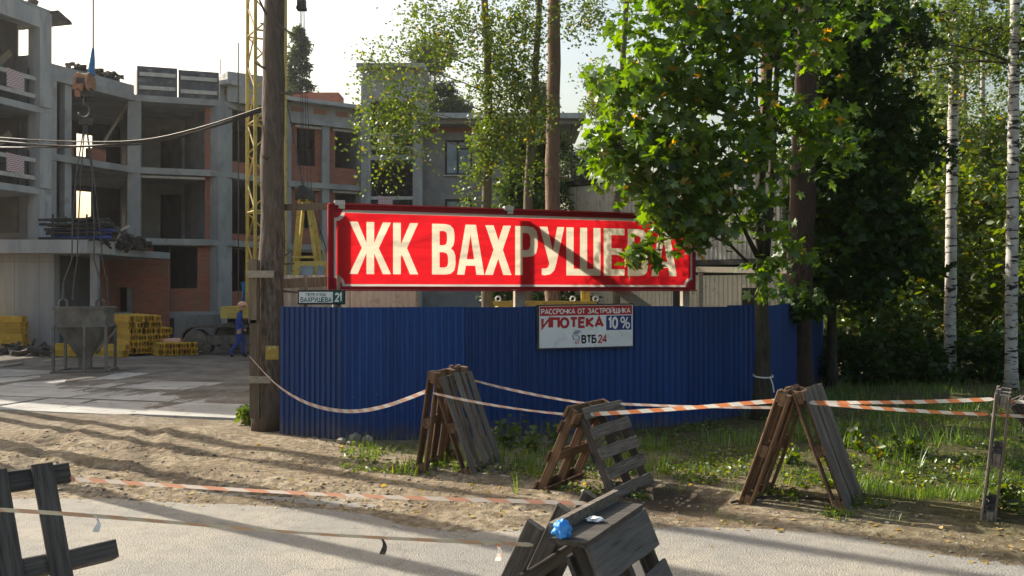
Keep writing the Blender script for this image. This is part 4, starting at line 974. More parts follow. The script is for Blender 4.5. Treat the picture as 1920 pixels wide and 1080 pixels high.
# ------------------------------------------------------------------ workers
def figure(name, label, loc, face, helmet, stride=1.0, arm=1.0):
    root = thing(name, label, 'person', loc)
    J = {'pel':(0,0,.94,.135,.105),'wst':(0,.01,1.08,.13,.10),'chs':(0,.03,1.32,.16,.115),'nk0':(0,.05,1.46,.07,.065),'nk1':(0,.07,1.53,.055,.055),
         'hd0':(0,.095,1.60,.07,.085),'hd1':(0,.10,1.69,.075,.09),
         'shL':(-.17,.03,1.40,.065,.06),'elL':(-.22,-.06*arm,1.14,.05,.05),'wrL':(-.20,.08*arm,.92,.038,.035),'haL':(-.19,.11*arm,.84,.035,.022),
         'shR':(.17,.03,1.40,.065,.06),'elR':(.23,.0,1.14,.05,.05),'wrR':(.22,.16*arm,.93,.038,.035),'haR':(.21,.20*arm,.86,.035,.022),
         'hpL':(-.09,0,.88,.10,.10),'knL':(-.10,.20*stride,.50,.07,.072),'anL':(-.10,.16*stride,.10,.05,.05),'toL':(-.10,.34*stride,.04,.045,.035),
         'hpR':(.09,0,.88,.10,.10),'knR':(.10,-.06*stride,.49,.07,.072),'anR':(.10,-.36*stride,.17,.05,.05),'toR':(.10,-.24*stride,.045,.045,.035)}
    E = [('pel','wst'),('wst','chs'),('chs','nk0'),('nk0','nk1'),('nk1','hd0'),('hd0','hd1'),('chs','shL'),('shL','elL'),('elL','wrL'),('wrL','haL'),('chs','shR'),('shR','elR'),('elR','wrR'),('wrR','haR'),('pel','hpL'),('hpL','knL'),('knL','anL'),('anL','toL'),('pel','hpR'),('hpR','knR'),('knR','anR'),('anR','toR')]
    ks = list(J); me = bpy.data.meshes.new('skel'); me.from_pydata([J[k][:3] for k in ks], [(ks.index(a), ks.index(b)) for a, b in E], [])
    o = bpy.data.objects.new('skel', me); COL.objects.link(o)
    o.modifiers.new('s', 'SKIN'); sub = o.modifiers.new('u', 'SUBSURF'); sub.levels = 2; sub.render_levels = 2
    for k, sv in zip(ks, me.skin_vertices[0].data): sv.radius = J[k][3:5]; sv.use_root = (k == 'pel')
    dg = bpy.context.evaluated_depsgraph_get(); bme = bpy.data.meshes.new_from_object(o.evaluated_get(dg))
    bpy.data.objects.remove(o)
    bme.materials.clear()
    for m in ('cloth_blue', 'skin', 'boot'): bme.materials.append(M[m])
    for p in bme.polygons:
        c = p.center; p.use_smooth = True
        p.material_index = 1 if (c.z > 1.49 or (abs(c.x) > .15 and c.z < .935 and c.z > .78)) else (2 if c.z < .13 else 0)
    b = bpy.data.objects.new('body', bme); COL.objects.link(b); b.parent = root
    hm = MB()
    rings = []
    for i in range(6):
        f = i/5*math.pi/2; rings.append((.135*math.cos(f), .13*math.sin(f)))
    vs_ = []; n = 16
    for rr_, hh in rings:
        for j in range(n): a = 2*math.pi*j/n; vs_.append((rr_*.95*math.cos(a), .10+rr_*1.12*math.sin(a), 1.685+hh))
    hm.add(vs_, [(i*n+j, i*n+(j+1)%n, (i+1)*n+(j+1)%n, (i+1)*n+j) for i in range(5) for j in range(n)])
    hm.box((0, .24, 1.69), (.2, .12, .015)); hm.tube([(0,.10,1.675),(0,.10,1.692)], .145, 16)
    h = bpy.data.objects.new('helmet', hm.mesh('helmet')); COL.objects.link(h); h.data.materials.append(helmet); h.parent = root
    h.data.polygons.foreach_set('use_smooth', [True]*len(h.data.polygons))
    fc = MB()
    fc.box((0, .195, 1.63), (.03, .03, .045))
    for s in (-1, 1): fc.box((s*.033, .183, 1.65), (.028, .01, .012), mi=1); fc.box((s*.083, .10, 1.635), (.02, .04, .06))
    fc.box((0, .183, 1.585), (.05, .012, .012), mi=2)
    f = bpy.data.objects.new('face', fc.mesh('face')); COL.objects.link(f); f.parent = root
    for m in ('skin', 'boot', 'rust'): f.data.materials.append(M[m])
    root.rotation_euler = (0, 0, face); root.scale = (1, 1, 1)
    return root
g1 = G(448, 671); figure('person', 'walking worker in blue overalls and pale orange helmet', (g1.x, g1.y, gz(g1.x, g1.y)-.01), R(-68), M['helmet_orange'], .8)
figure('person', 'worker in a white helmet standing behind the walking one', (-8.95, 31.55-.9, gz(-8.95, 30.65)-.01), R(150), M['helmet_white'], .25, .4)
tp = thing('blue_tarpaulin', 'bright blue tarpaulin hung over a timber prop beside the crane tower', 'tarpaulin', (-9.5, 31.4, 0))
mb = MB(); ns_ = 14; vs_ = []
for j in range(6):
    for i in range(ns_):
        u = i/(ns_-1); z = 1.2 + 1.35*(1-j/5); vs_.append((-9.62+.55*u + .05*math.sin(u*9+j*.6) + (.12*j/5 if u > .5 else -.08*j/5), 31.5+.07*math.sin(u*17+j), z - (.25*abs(u-.35) if j == 0 else 0)))
mb.add(vs_, [(j*ns_+i, j*ns_+i+1, (j+1)*ns_+i+1, (j+1)*ns_+i) for j in range(5) for i in range(ns_-1)]); mb.build('sheet', M['blue_tarp'], tp, True)
mb = MB(); mb.beam((-9.45, 31.6, 0), (-9.40, 31.6, 2.75), .09, .09); mb.build('prop', M['plank_pale'], tp)

# ------------------------------------------------------------------ blue corrugated fence
FP = [Vector(p) for p in ((-3.42,13.10,0), (-2.40,12.50,0), (2.61,13.59,0), (3.95,14.30,0), (7.10,20.30,0))]
fence = thing('corrugated_fence', 'blue corrugated metal fence along the front of the site', 'fence', tuple(FP[1]))
def corr(mb, a, b, z0, z1, pitch=.10, amp=.011, tilt=0.0, nrm=None, wav_=False):
    a = Vector(a); b = Vector(b); L = (b-a).length; d = (b-a)/L; n = nrm if nrm is not None else -perp(a, b)
    us = []; 
    k = 0; u = 0
    if wav_:
        m = int(L/pitch*8); us = [(L*i/m, amp*math.sin(2*math.pi*L*i/m/pitch)) for i in range(m+1)]
    else:
        while u < L:
            for f, s in ((0, -1), (.38, -1), (.5, 1), (.88, 1)):
                if u + f*pitch <= L: us.append((u+f*pitch, s*amp))
            u += pitch
        us.append((L, us[-1][1]))
    vs_ = []
    for (u, w) in us:
        for z in (z0, (z0+z1)/2, z1): vs_.append(a + d*(u + tilt*(z-z0)) + n*w + Z*z)
    k = len(us)
    mb.add(vs_, [f for i in range(k-1) for f in ((i*3, (i+1)*3, (i+1)*3+1, i*3+1), (i*3+1, (i+1)*3+1, (i+1)*3+2, i*3+2))])
rnd = random.Random(12)
for s in range(4):
    a, b = FP[s], FP[s+1]; L = (b-a).length; d = (b-a)/L; n = -perp(a, b)
    cuts = [0]
    while cuts[-1] < L - .35: cuts.append(min(L, cuts[-1] + rnd.uniform(.86, .98)))
    if cuts[-1] < L: cuts[-1] = L
    for i in range(len(cuts)-1):
        mb = MB(); lap = n * (.012 if i % 2 else 0.0)
        corr(mb, a+d*(cuts[i]-.02)+lap, a+d*(cuts[i+1]+.02)+lap, -.06, 1.885 + rnd.uniform(-.012,.012), tilt=rnd.uniform(-.004,.004)); mb.build('corrugated_sheet', M['blue_sheet'], fence)
        if i % 2 == 0:
            p = a+d*cuts[i]-n*.10; mb = MB(); mb.box(p+Z*.9, (.06,.06,1.85)); mb.build('post', M['dark_steel'], fence)
    for z in (.4, 1.5):
        mb = MB(); mb.beam(a-n*.045+Z*z, b-n*.045+Z*z, .04, .06); mb.build('rail', M['dark_steel'], fence)

# ------------------------------------------------------------------ lettering
def arc(cx, cy, rx, ry, a0, a1, n=8): return [(cx+rx*math.cos(R(a0+(a1-a0)*i/n)), cy+ry*math.sin(R(a0+(a1-a0)*i/n))) for i in range(n+1)]
GL = {  # stroke letters: width, polylines in a box of height 1
 'П': (.62, [[(0,0),(0,1),(.62,1),(.62,0)]]), 'Е': (.5, [[(.5,1),(0,1),(0,0),(.5,0)], [(0,.52),(.44,.52)]]),
 'Р': (.55, [[(0,0),(0,1),(.3,1)]+arc(.3,.74,.25,.26,90,-90)+[(0,.48)]]), 'У': (.6, [[(0,1),(.32,.38)], [(.6,1),(.26,.12),(.18,0),(.04,0)]]),
 'Л': (.66, [[(0,0),(.1,.06),(.16,1),(.66,1),(.66,0)]]), 'О': (.66, [arc(.33,.5,.33,.5,90,450,18)]), 'К': (.58, [[(0,0),(0,1)], [(.56,1),(.06,.5),(.58,0)]]),
 'В': (.56, [[(0,0),(0,1),(.28,1)]+arc(.28,.765,.22,.235,90,-90)+[(0,.53)], [(.28,.53)]+arc(.30,.265,.25,.265,90,-90)+[(0,0)]]),
 'А': (.66, [[(0,0),(.33,1),(.66,0)], [(.12,.30),(.54,.30)]]), 'Х': (.62, [[(0,0),(.62,1)], [(0,1),(.62,0)]]),
 'Ш': (.84, [[(0,1),(0,0),(.84,0),(.84,1)], [(.42,1),(.42,0)]]), 'Щ': (.9, [[(0,1),(0,0),(.82,0),(.82,1)], [(.41,1),(.41,0)], [(.82,0),(.92,0),(.92,-.2)]]),
 'С': (.6, [arc(.33,.5,.33,.5,50,310,14)]), 'Ч': (.56, [[(0,1),(0,.6),(.08,.47),(.2,.43),(.56,.43)], [(.56,1),(.56,0)]]),
 'Т': (.6, [[(0,1),(.6,1)], [(.3,1),(.3,0)]]), 'З': (.55, [arc(.25,.75,.27,.25,150,-90,10), arc(.25,.26,.29,.26,90,-150,10)]),
 'И': (.64, [[(0,1),(0,0),(.64,1),(.64,0)]]), 'Й': (.64, [[(0,1),(0,0),(.64,1),(.64,0)], [(.2,1.2),(.32,1.12),(.44,1.2)]]),
 'Б': (.56, [[(.5,1),(0,1),(0,0),(.28,0)]+arc(.28,.29,.28,.29,-90,90)+[(0,.58)]]),
 '0': (.5, [arc(.25,.5,.25,.5,90,450,16)]), '1': (.28, [[(0,.8),(.2,1),(.2,0)]]), '2': (.52, [arc(.26,.74,.26,.26,165,-30,9)+[(0,0),(.54,0)]]),
 '4': (.58, [[(.42,0),(.42,1),(0,.28),(.58,.28)]]), '%': (.9, [arc(.18,.76,.18,.24,90,450,12), arc(.72,.24,.18,.24,90,450,12), [(.7,1),(.2,0)]]), ' ': (.3, []),
}
def ribbon2d(pl, w):
    n = len(pl); closed = n > 3 and abs(pl[0][0]-pl[-1][0]) < 1e-6 and abs(pl[0][1]-pl[-1][1]) < 1e-6
    out = []
    for i in range(n):
        p = Vector(pl[i])
        a = Vector(pl[i-1 if i > 0 else (n-2 if closed else 0)]); b = Vector(pl[i+1 if i < n-1 else (1 if closed else n-1)])
        d1 = (p-a).normalized() if (p-a).length > 1e-9 else (b-p).normalized(); d2 = (b-p).normalized() if (b-p).length > 1e-9 else d1
        n1 = Vector((-d1.y, d1.x)); n2 = Vector((-d2.y, d2.x)); m = (n1+n2)
        m = m.normalized() if m.length > 1e-6 else n1
        k = min(1/max(.35, m.dot(n1)), 2.2); out.append((p+m*w/2*k, p-m*w/2*k))
    return out
def text(txt, org, ex, ez, en, width, height, sw, gap=.17):
    """stroke lettering on a plate: org lower left, ex along, ez up, en outwards"""
    mb = MB(); tot = sum(GL[c][0] for c in txt) + gap*(len(txt)-1) + sw; k = (width/height)/tot; x = sw/2; lay = 0
    for c in txt:
        w, pls = GL[c]
        for pl in pls:
            q = ribbon2d([(px*1, py*(1-sw)+sw/2) for px, py in pl], sw); lay += 1; dz = .0009 + .0003*(lay % 3)
            for (a1, b1), (a2, b2) in zip(q, q[1:]):
                mb.poly([org + ex*((x+p.x)*k*height) + ez*(p.y*height) + en*dz for p in (a1, b1, b2, a2)])
        x += w + gap
    return mb

# ------------------------------------------------------------------ the big banner
S0 = Vector((-2.72,13.20,0)); S1 = Vector((3.17,15.30,0)); SL = (S1-S0).length; sd = (S1-S0)/SL; sn = -perp(S0, S1); SZ0 = 2.14; SH = 1.27
bb = thing('billboard', 'long red banner sign with cream letters above the blue fence', 'sign', tuple((S0+S1)/2+Z*0))
def sp(u, v, o=0): return S0 + sd*u + Z*(SZ0+v) + sn*o
def su(px): return Lt(px, S0, S1)*SL
BIG = {
 'Ж': (.81, [(0,1),(.16,1),(.33,.60),(.33,1),(.48,1),(.48,.60),(.65,1),(.81,1),(.57,.5),(.81,0),(.65,0),(.48,.40),(.48,0),(.33,0),(.33,.40),(.16,0),(0,0),(.24,.5)], []),
 'К': (.49, [(0,0),(0,1),(.15,1),(.15,.58),(.33,1),(.49,1),(.27,.51),(.49,0),(.33,0),(.17,.38),(.15,.33),(.15,0)], []),
 'В': (.47, [(0,0),(0,1),(.25,1),(.36,.98),(.43,.91),(.45,.80),(.45,.68),(.43,.58),(.38,.52),(.44,.46),(.47,.37),(.47,.20),(.45,.09),(.38,.02),(.27,0)],
      [[(.15,.86),(.24,.86),(.29,.83),(.30,.77),(.30,.67),(.28,.60),(.23,.58),(.15,.58)], [(.15,.44),(.24,.44),(.30,.41),(.32,.34),(.32,.22),(.30,.16),(.25,.14),(.15,.14)]]),
 'А': (.52, [(0,0),(.16,1),(.36,1),(.52,0),(.37,0),(.345,.18),(.165,.18),(.14,0)], [[(.185,.31),(.325,.31),(.255,.80)]]),
 'Х': (.52, [(0,0),(.17,.51),(.01,1),(.17,1),(.265,.70),(.36,1),(.51,1),(.35,.51),(.52,0),(.36,0),(.26,.33),(.155,0)], []),
 'Р': (.46, [(0,0),(0,1),(.25,1),(.37,.98),(.44,.90),(.46,.78),(.46,.58),(.43,.45),(.36,.39),(.25,.37),(.15,.37),(.15,0)], [[(.15,.86),(.24,.86),(.29,.83),(.31,.76),(.31,.60),(.28,.53),(.23,.51),(.15,.51)]]),
 'У': (.49, [(0,1),(.15,1),(.26,.50),(.35,1),(.49,1),(.33,.24),(.29,.10),(.21,.02),(.10,0),(.04,.01),(.04,.14),(.12,.14),(.17,.17),(.19,.24)], []),
 'Ш': (.72, [(0,0),(0,1),(.15,1),(.15,.14),(.285,.14),(.285,1),(.435,1),(.435,.14),(.57,.14),(.57,1),(.72,1),(.72,0)], []),
 'Е': (.41, [(0,0),(0,1),(.41,1),(.41,.86),(.15,.86),(.15,.58),(.36,.58),(.36,.44),(.15,.44),(.15,.14),(.41,.14),(.41,0)], []),
}
def tess(mb, loops, o=0, mi=0):
    flat = [p for l in loops for p in l]
    tris = tessellate_polygon([[Vector((x, y, 0)) for x, y in l] for l in loops])
    mb.add([sp(x, y, o) for x, y in flat], [tuple(t) for t in tris], mi)
outs = []; holes = []
for c, x0, x1 in (('Ж',655,733),('К',737,784),('В',810,854),('А',857,908),('Х',909,959),('Р',966,1008),('У',1012,1058),('Ш',1062,1126),('Е',1132,1171),('В',1177,1215),('А',1221,1269)):
    w, out_, cts = BIG[c]; u0, u1 = su(x0), su(x1); v0, v1 = .185*SH, .805*SH
    f = lambda p: (u0+(u1-u0)*p[0]/w, v0+(v1-v0)*p[1])
    outs.append([f(p) for p in out_]); holes.append([[f(p) for p in q] for q in cts])
def ring(mx, mt, mbm, r):
    x0, x1, y0, y1 = mx, SL-mx, mbm, SH-mt
    q = []
    for cx, cy, a in ((x0, y0, 90), (x1, y0, 180), (x1, y1, 270), (x0, y1, 360)):
        q += [(cx+r*math.cos(R(a-90*i/6)), cy+r*math.sin(R(a-90*i/6))) for i in range(7)]
    return q
ro = ring(.07, .075, .05, .125); ri = ring(.103, .118, .082, .125)
mb = MB(); tess(mb, [[(0,0),(SL,0),(SL,SH),(0,SH)], ro]); mb.build('banner_border', M['ban_edge'], bb)
mb = MB(); tess(mb, [ro, ri]); mb.build('border_line', M['ban_silver'], bb)
mb = MB(); tess(mb, [ri] + outs)
for hs in holes:
    for h in hs: tess(mb, [h])
mb.build('banner_field', M['ban_red'], bb)
for o_, hs in zip(outs, holes):
    mb = MB(); tess(mb, [o_] + hs); mb.build('letter', M['ban_cream'], bb)
# timber frame right behind the cloth, posts and brace
for (u0, v0, u1, v1, w) in ((0,.03,SL,.03,.06),(0,SH-.035,SL,SH-.035,.07)):
    mb = MB(); mb.beam(sp(u0,v0,-.035), sp(u1,v1,-.035), .04, w); mb.build('frame_board', M['plank_pale'], bb)
for u in (.03, SL-.03):
    mb = MB(); mb.beam(sp(u,.062,-.035), sp(u,SH-.072,-.035), .06, .04, up=sn); mb.build('frame_board', M['plank_pale'], bb)
mb = MB(); mb.beam(sp(0,-.012,.0), sp(SL,-.012,.0), .10, .02); mb.beam(sp(0,SH+.012,0), sp(SL,SH+.012,0), .10, .02); mb.build('frame_edge', M['red_print'], bb)
mb = MB(); mb.beam(sp(-.012,0,-.01), sp(-.012,SH,-.01), .02, .07, up=sn); mb.build('frame_edge', M['red_print'], bb)
for px_, w in ((984, .17), (1296, .13), (640, .12)):
    u = su(px_)-.05; mb = MB(); a = sp(u, 0, -.13); a.z = 0; b = sp(u, SH-.1, -.13); mb.beam(a, b, w, .10, up=sn); mb.build('post', M['plank_pale'], bb)
mb = MB(); mb.beam(sp(su(990)-.05, SH*.86, -.135), sp(su(1235), -.42, -.135), .05, .17); mb.build('brace', M['plank_pale'], bb)
for px_ in (636, 952):
    u = su(px_); mb = MB(); mb.box(sp(u, SH+.025, .02), (.15,.10,.07), Matrix.Rotation(math.atan2(sd.y, sd.x), 3, 'Z')); mb.box(sp(u+.03, SH-.03, .035), (.09,.03,.06), Matrix.Rotation(math.atan2(sd.y, sd.x), 3, 'Z')); mb.build('clamp', M['silver'], bb)

# mortgage notice on the fence
fa, fb = FP[1], FP[2]; fd = (fb-fa).normalized(); fn = -perp(fa, fb)
ta = (fb-fa).length*Lt(1009, fa, fb); tb = (fb-fa).length*Lt(1184, fa, fb)
pl = thing('notice_board', 'white notice with red and blue print fixed to the blue fence', 'sign', tuple(fa+fd*ta+Z*1.3))
ex = (fd + Z*.012).normalized(); org = fa + fd*ta + fn*.055; zb = CH-(653-HZ)/F*(org.y); zt = CH-(574-HZ)/F*(org.y); hh = zt-zb; ww = tb-ta
org.z = zb
def npt(u, v, o=0): return org + ex*u*ww + Z*v*hh + fn*o
def plate(mb, u0, u1, v0, v1, o0, o1, f): 
    q = [f(u0,v0,o1), f(u1,v0,o1), f(u1,v0,o0), f(u0,v0,o0), f(u0,v1,o1), f(u1,v1,o1), f(u1,v1,o0), f(u0,v1,o0)]; mb.hexa(q)
mb = MB(); plate(mb, 0,1,0,1,-.03,0, npt); mb.build('board', M['white_plate'], pl)
mb = MB(); plate(mb, -.022,-.001,-.02,1.03,-.032,.012, npt); plate(mb, -.001,1.006,1.002,1.03,-.032,.012, npt); plate(mb, -.001,1.006,-.03,-.002,-.032,.010, npt); mb.build('frame', M['dark_steel'], pl)
mb = MB(); plate(mb, .008,.992,.765,.985,.0002,.002, npt); mb.build('red_band', M['red_print'], pl)
mb = MB(); plate(mb, .712,.985,.395,.745,.0002,.002, npt); mb.build('blue_panel', M['blue_print'], pl)
text('РАССРОЧКА ОТ ЗАСТРОЙЩИКА', npt(.02,.80,.002), ex, Z, fn, ww*.955, hh*.13, .17).build('lettering', M['white_print'], pl)
text('ИПОТЕКА', npt(.022,.455,.0), ex, Z, fn, ww*.665, hh*.275, .24, .22).build('lettering', M['red_print'], pl)
text('10', npt(.73,.42,.002), ex, Z, fn, ww*.11, hh*.30, .2).build('lettering', M['white_print'], pl)
text('%', npt(.865,.42,.002), ex, Z, fn, ww*.105, hh*.30, .13).build('lettering', M['white_print'], pl)
text('ВТБ', npt(.445,.085,0), ex, Z, fn, ww*.165, hh*.21, .22).build('lettering', M['black_print'], pl)
text('24', npt(.622,.085,0), ex, Z, fn, ww*.10, hh*.21, .2).build('lettering', M['red_print'], pl)
text('ОТ', npt(.378,.075,0), ex, Z, fn, ww*.052, hh*.085, .22).build('lettering', M['red_print'], pl)
mb = MB()
for k in range(3):
    v = .40-.033*k; u = .375-.012*k; mb.poly([npt(u,v-.02,.001), npt(u+.065-.003*k,v-.02,.001), npt(u+.068-.003*k,v,.001), npt(u+.006,v,.001)])
for a, b in (((.352,.30),(.362,.19)), ((.362,.19),(.425,.185)), ((.425,.185),(.418,.275)), ((.418,.275),(.37,.285))):
    q = ribbon2d([a, b], .010); (a1,b1),(a2,b2) = q; mb.poly([npt(p.x, p.y, .0012) for p in (a1,b1,b2,a2)])
mb.build('bank_emblem', M['blue_print'], pl)

# street name plate on its own stake above the fence
pa = P(558, 571, 12.93); pb = P(647, 571, 12.93-.02); st = thing('street_sign', 'small white street name plate with green number beside the pine trunk', 'sign', (pa.x+.35, 12.95, 1.9))
ex2 = (pb-pa).normalized(); en2 = Vector((ex2.y, -ex2.x, 0)).normalized(); w2 = (pb-pa).length; h2 = 27/F*12.93
def spt(u, v, o=0): return pa + ex2*u*w2 + Z*v*h2 + en2*o
mb = MB(); plate(mb, 0,1,0,1,-.02,0, spt); mb.build('plate', M['black_print'], st)
mb = MB(); plate(mb, .03,.745,.12,.88,.0002,.002, spt); mb.build('white_field', M['white_plate'], st)
mb = MB(); plate(mb, .765,.965,.10,.90,.0002,.002, spt); mb.build('green_field', M['green_print'], st)
text('ПЕРЕУЛОК', spt(.17,.57,.002), ex2, Z, en2, w2*.44, h2*.22, .16).build('lettering', M['green_print'], st)
text('ВАХРУШЕВА', spt(.06,.16,.002), ex2, Z, en2, w2*.66, h2*.36, .17).build('lettering', M['green_print'], st)
text('21', spt(.785,.18,.002), ex2, Z, en2, w2*.155, h2*.64, .2).build('lettering', M['white_print'], st)
for u in (.15, .85):
    mb = MB(); p = spt(u,0,-.045); mb.beam(Vector((p.x,p.y,1.4)), Vector((p.x,p.y,pa.z+h2+.22)), .05, .04); mb.build('stake', M['plank_world'], st)

# wavy pale sheets and a plank behind the fence, left of the banner
ws = thing('wavy_sheet_screen', 'pale wavy sheet screen with a grey plank standing behind the street sign', 'screen', (-3, 14.2, 0))
for (x0, x1) in ((526, 575), (573, 622)):
    a = P(x0, 600, 14.2); b = P(x1, 600, 14.2); a.z = b.z = 0; mb = MB(); corr(mb, a, b, 0, CH+(HZ-516)/F*14.2, .13, .02, wav_=True); mb.build('wavy_sheet', M['asbestos'], ws, True)
mb = MB(); mb.beam(P(528, 532, 14.05), P(616, 528, 14.05), .05, .15); mb.build('plank', M['plank_world'], ws)
for x in (535, 610):
    a = P(x, 600, 14.35); mb = MB(); mb.box((a.x, 14.35, 1.18), (.07,.07,2.36)); mb.build('post', M['plank_world'], ws)
mb = MB(); mb.beam(P(528, 389, 13.75), P(618, 387, 13.35), .04, .10); tag(mb.build('tie_plank', M['plank_world']), 'weathered plank tying the banner frame to the pine trunk', 'plank')
cs = thing('cream_sheet_screen', 'cream corrugated metal screen seen below the banner letters', 'screen', (-2, 16, 0))
a = Vector((-3.05,15.9,0)); b = Vector((-1.80,16.6,0)); mb = MB(); corr(mb, a, b, 0, CH+.06, .115, .012); mb.build('corrugated_sheet', M['shed_cream'], cs)
for t in (.06, .97):
    p = a.lerp(b, t); mb = MB(); mb.box((p.x+.02, p.y+.08, 1.05), (.10,.08,2.12)); mb.build('post', M['wood_pale'], cs)

# yellow skip behind the fence
sk = thing('yellow_skip', 'yellow steel skip with lifting rings whose top shows over the fence', 'skip', (.7, 17.6, 0))
x0, x1 = (930-960)/F*17, (1112-960)/F*17; zt_ = CH-(566-HZ)/F*17
for (c, s) in (((x0,17.6),(.06,1.3)), ((x1,17.6),(.06,1.3)), (((x0+x1)/2,17.0),(x1-x0,.06)), (((x0+x1)/2,18.2),(x1-x0,.06))):
    mb = MB(); mb.box((c[0], c[1], zt_/2-.05), (s[0], s[1], zt_-.1)); mb.build('wall', M['yellow_steel'], sk)
mb = MB(); mb.box(((x0+x1)/2, 16.98, zt_-.03), (x1-x0+.12, .14, .09)); mb.build('rim', M['yellow_steel'], sk)
for px_ in (934, 1074, 1117):
    p = P(px_, 560, 17); mb = MB(); mb.tube([(p.x+.05*math.cos(a), 17, zt_+.055+.05*math.sin(a)) for a in [i*math.pi/5 for i in range(11)]], .016, 6); mb.build('lifting_ring', M['white_plate'], sk)
mb = MB(); mb.box(((1100-960)/F*17, 17.3, 1.3), (.17,.12,2.35)); mb.build('corner_post', M['yellow_steel'], sk)

# site cabins stacked on the right
def cabin(name, label, c, ang, L, W, z0, z1, m, roofm, door):
    cb = thing(name, label, 'cabin', (c[0], c[1], z0)); rt = Matrix.Rotation(ang, 3, 'Z')
    def q(x, y, z): return Vector((c[0], c[1], 0)) + rt @ Vector((x, y, 0)) + Z*z
    for (p0, p1) in ((q(-L/2,-W/2,0),q(L/2,-W/2,0)), (q(L/2,W/2,0),q(-L/2,W/2,0)), (q(-L/2,W/2,0),q(-L/2,-W/2,0)), (q(L/2,-W/2,0),q(L/2,W/2,0))):
        LL = (p1-p0).length; k = max(1, round(LL/1.15)); d = (p1-p0)/k
        for i in range(k):
            mb = MB(); corr(mb, p0+d*i, p0+d*(i+1), z0+.1, z1-.12, .115, .009); mb.build('wall_panel', m, cb)
    for z in (z0+.03, z1-.06):
        mb = MB(); mb.hexa([q(x,y,z-.06+.031) for x,y in ((-L/2-.04,-W/2-.04),(L/2+.04,-W/2-.04),(L/2+.04,W/2+.04),(-L/2-.04,W/2+.04))]+[q(x,y,z+.10) for x,y in ((-L/2-.04,-W/2-.04),(L/2+.04,-W/2-.04),(L/2+.04,W/2+.04),(-L/2-.04,W/2+.04))]); mb.build('frame_rail' , roofm, cb)
    if door:
        for (x, w, h0, h1) in door:
            mb = MB(); mb.hexa([q(x-w/2,-W/2-.05,h0), q(x+w/2,-W/2-.05,h0), q(x+w/2,-W/2+.03,h0), q(x-w/2,-W/2+.03,h0), q(x-w/2,-W/2-.05,h1), q(x+w/2,-W/2-.05,h1), q(x+w/2,-W/2+.03,h1), q(x-w/2,-W/2+.03,h1)]); mb.build('window', M['black_frame'], cb)
    return cb
CA = R(-42)
cabin('site_cabin', 'cream corrugated site cabin standing on the ground behind the right end of the banner', (4.6, 22.5), CA, 5.8, 2.4, 0.0, 2.62, M['shed_cream'], M['dark_steel'], [(.35, .35, 1.2, 2.15), (2.3, .6, .2, 2.2)])
cabin('site_cabin', 'grey corrugated site cabin with dark roof edge, upper one of the pair', (4.6, 22.5), CA, 6.0, 2.6, 2.73, 5.0, M['shed_grey'], M['dark_steel'], [])
mb = MB(); a = P(1306, 505, 19.5); b = P(1500, 508, 17.8); mb.beam(a, b, .05, .12); hr = mb.build('handrail_board', M['plank_pale']); tag(hr, 'pale horizontal board nailed to posts before the grey cabin', 'plank')
for t in (.05, .95):
    p = a.lerp(b, t); mb = MB(); mb.box((p.x, p.y+.07, p.z/2), (.1,.08,p.z+.1)); mb.build('post', M['plank_pale'], hr)

# ------------------------------------------------------------------ pallets
_bm = {}
def bmesh_board(L, W, T, kind='board', seed=0):
    key = (round(L,3), round(W,3), round(T,3), kind)
    if key not in _bm:
        mb = MB(); c = .006; r = random.Random(hash(key) & 0xffff)
        for zc in (0,):
            x = L/2; y = W/2; z = T/2
            pr = [(-y+c,-z),(y-c,-z),(y,-z+c),(y,z-c),(y-c,z),(-y+c,z),(-y,z-c),(-y,-z+c)]
            n = 8; vs_ = []
            segs = 4
            for i in range(segs+1):
                xx = -x + 2*x*i/segs; wy = .004*math.sin(i*2.1+seed); wz = .003*math.cos(i*1.7)
                vs_ += [(xx, p[0]+wy, p[1]+wz) for p in pr]
            fs = [(i*n+j, (i+1)*n+j, (i+1)*n+(j+1)%n, i*n+(j+1)%n) for i in range(segs) for j in range(n)] + [tuple(range(n)), tuple(range(segs*n+n-1, segs*n-1, -1))]
            mb.add(vs_, fs)
        me = mb.mesh(kind); _bm[key] = me
    return _bm[key]
def board(name, root, c, L, W, T, axis, mat, rz=0.0):
    me = bmesh_board(L, W, T, name + mat)
    m = Matrix.Translation(c)
    if axis == 'y': m = m @ Matrix.Rotation(R(90), 4, 'Z')
    m = m @ Matrix.Rotation(R(rz), 4, 'Z')
    return place(name, me, M[mat], root, m)
RP = random.Random(21)
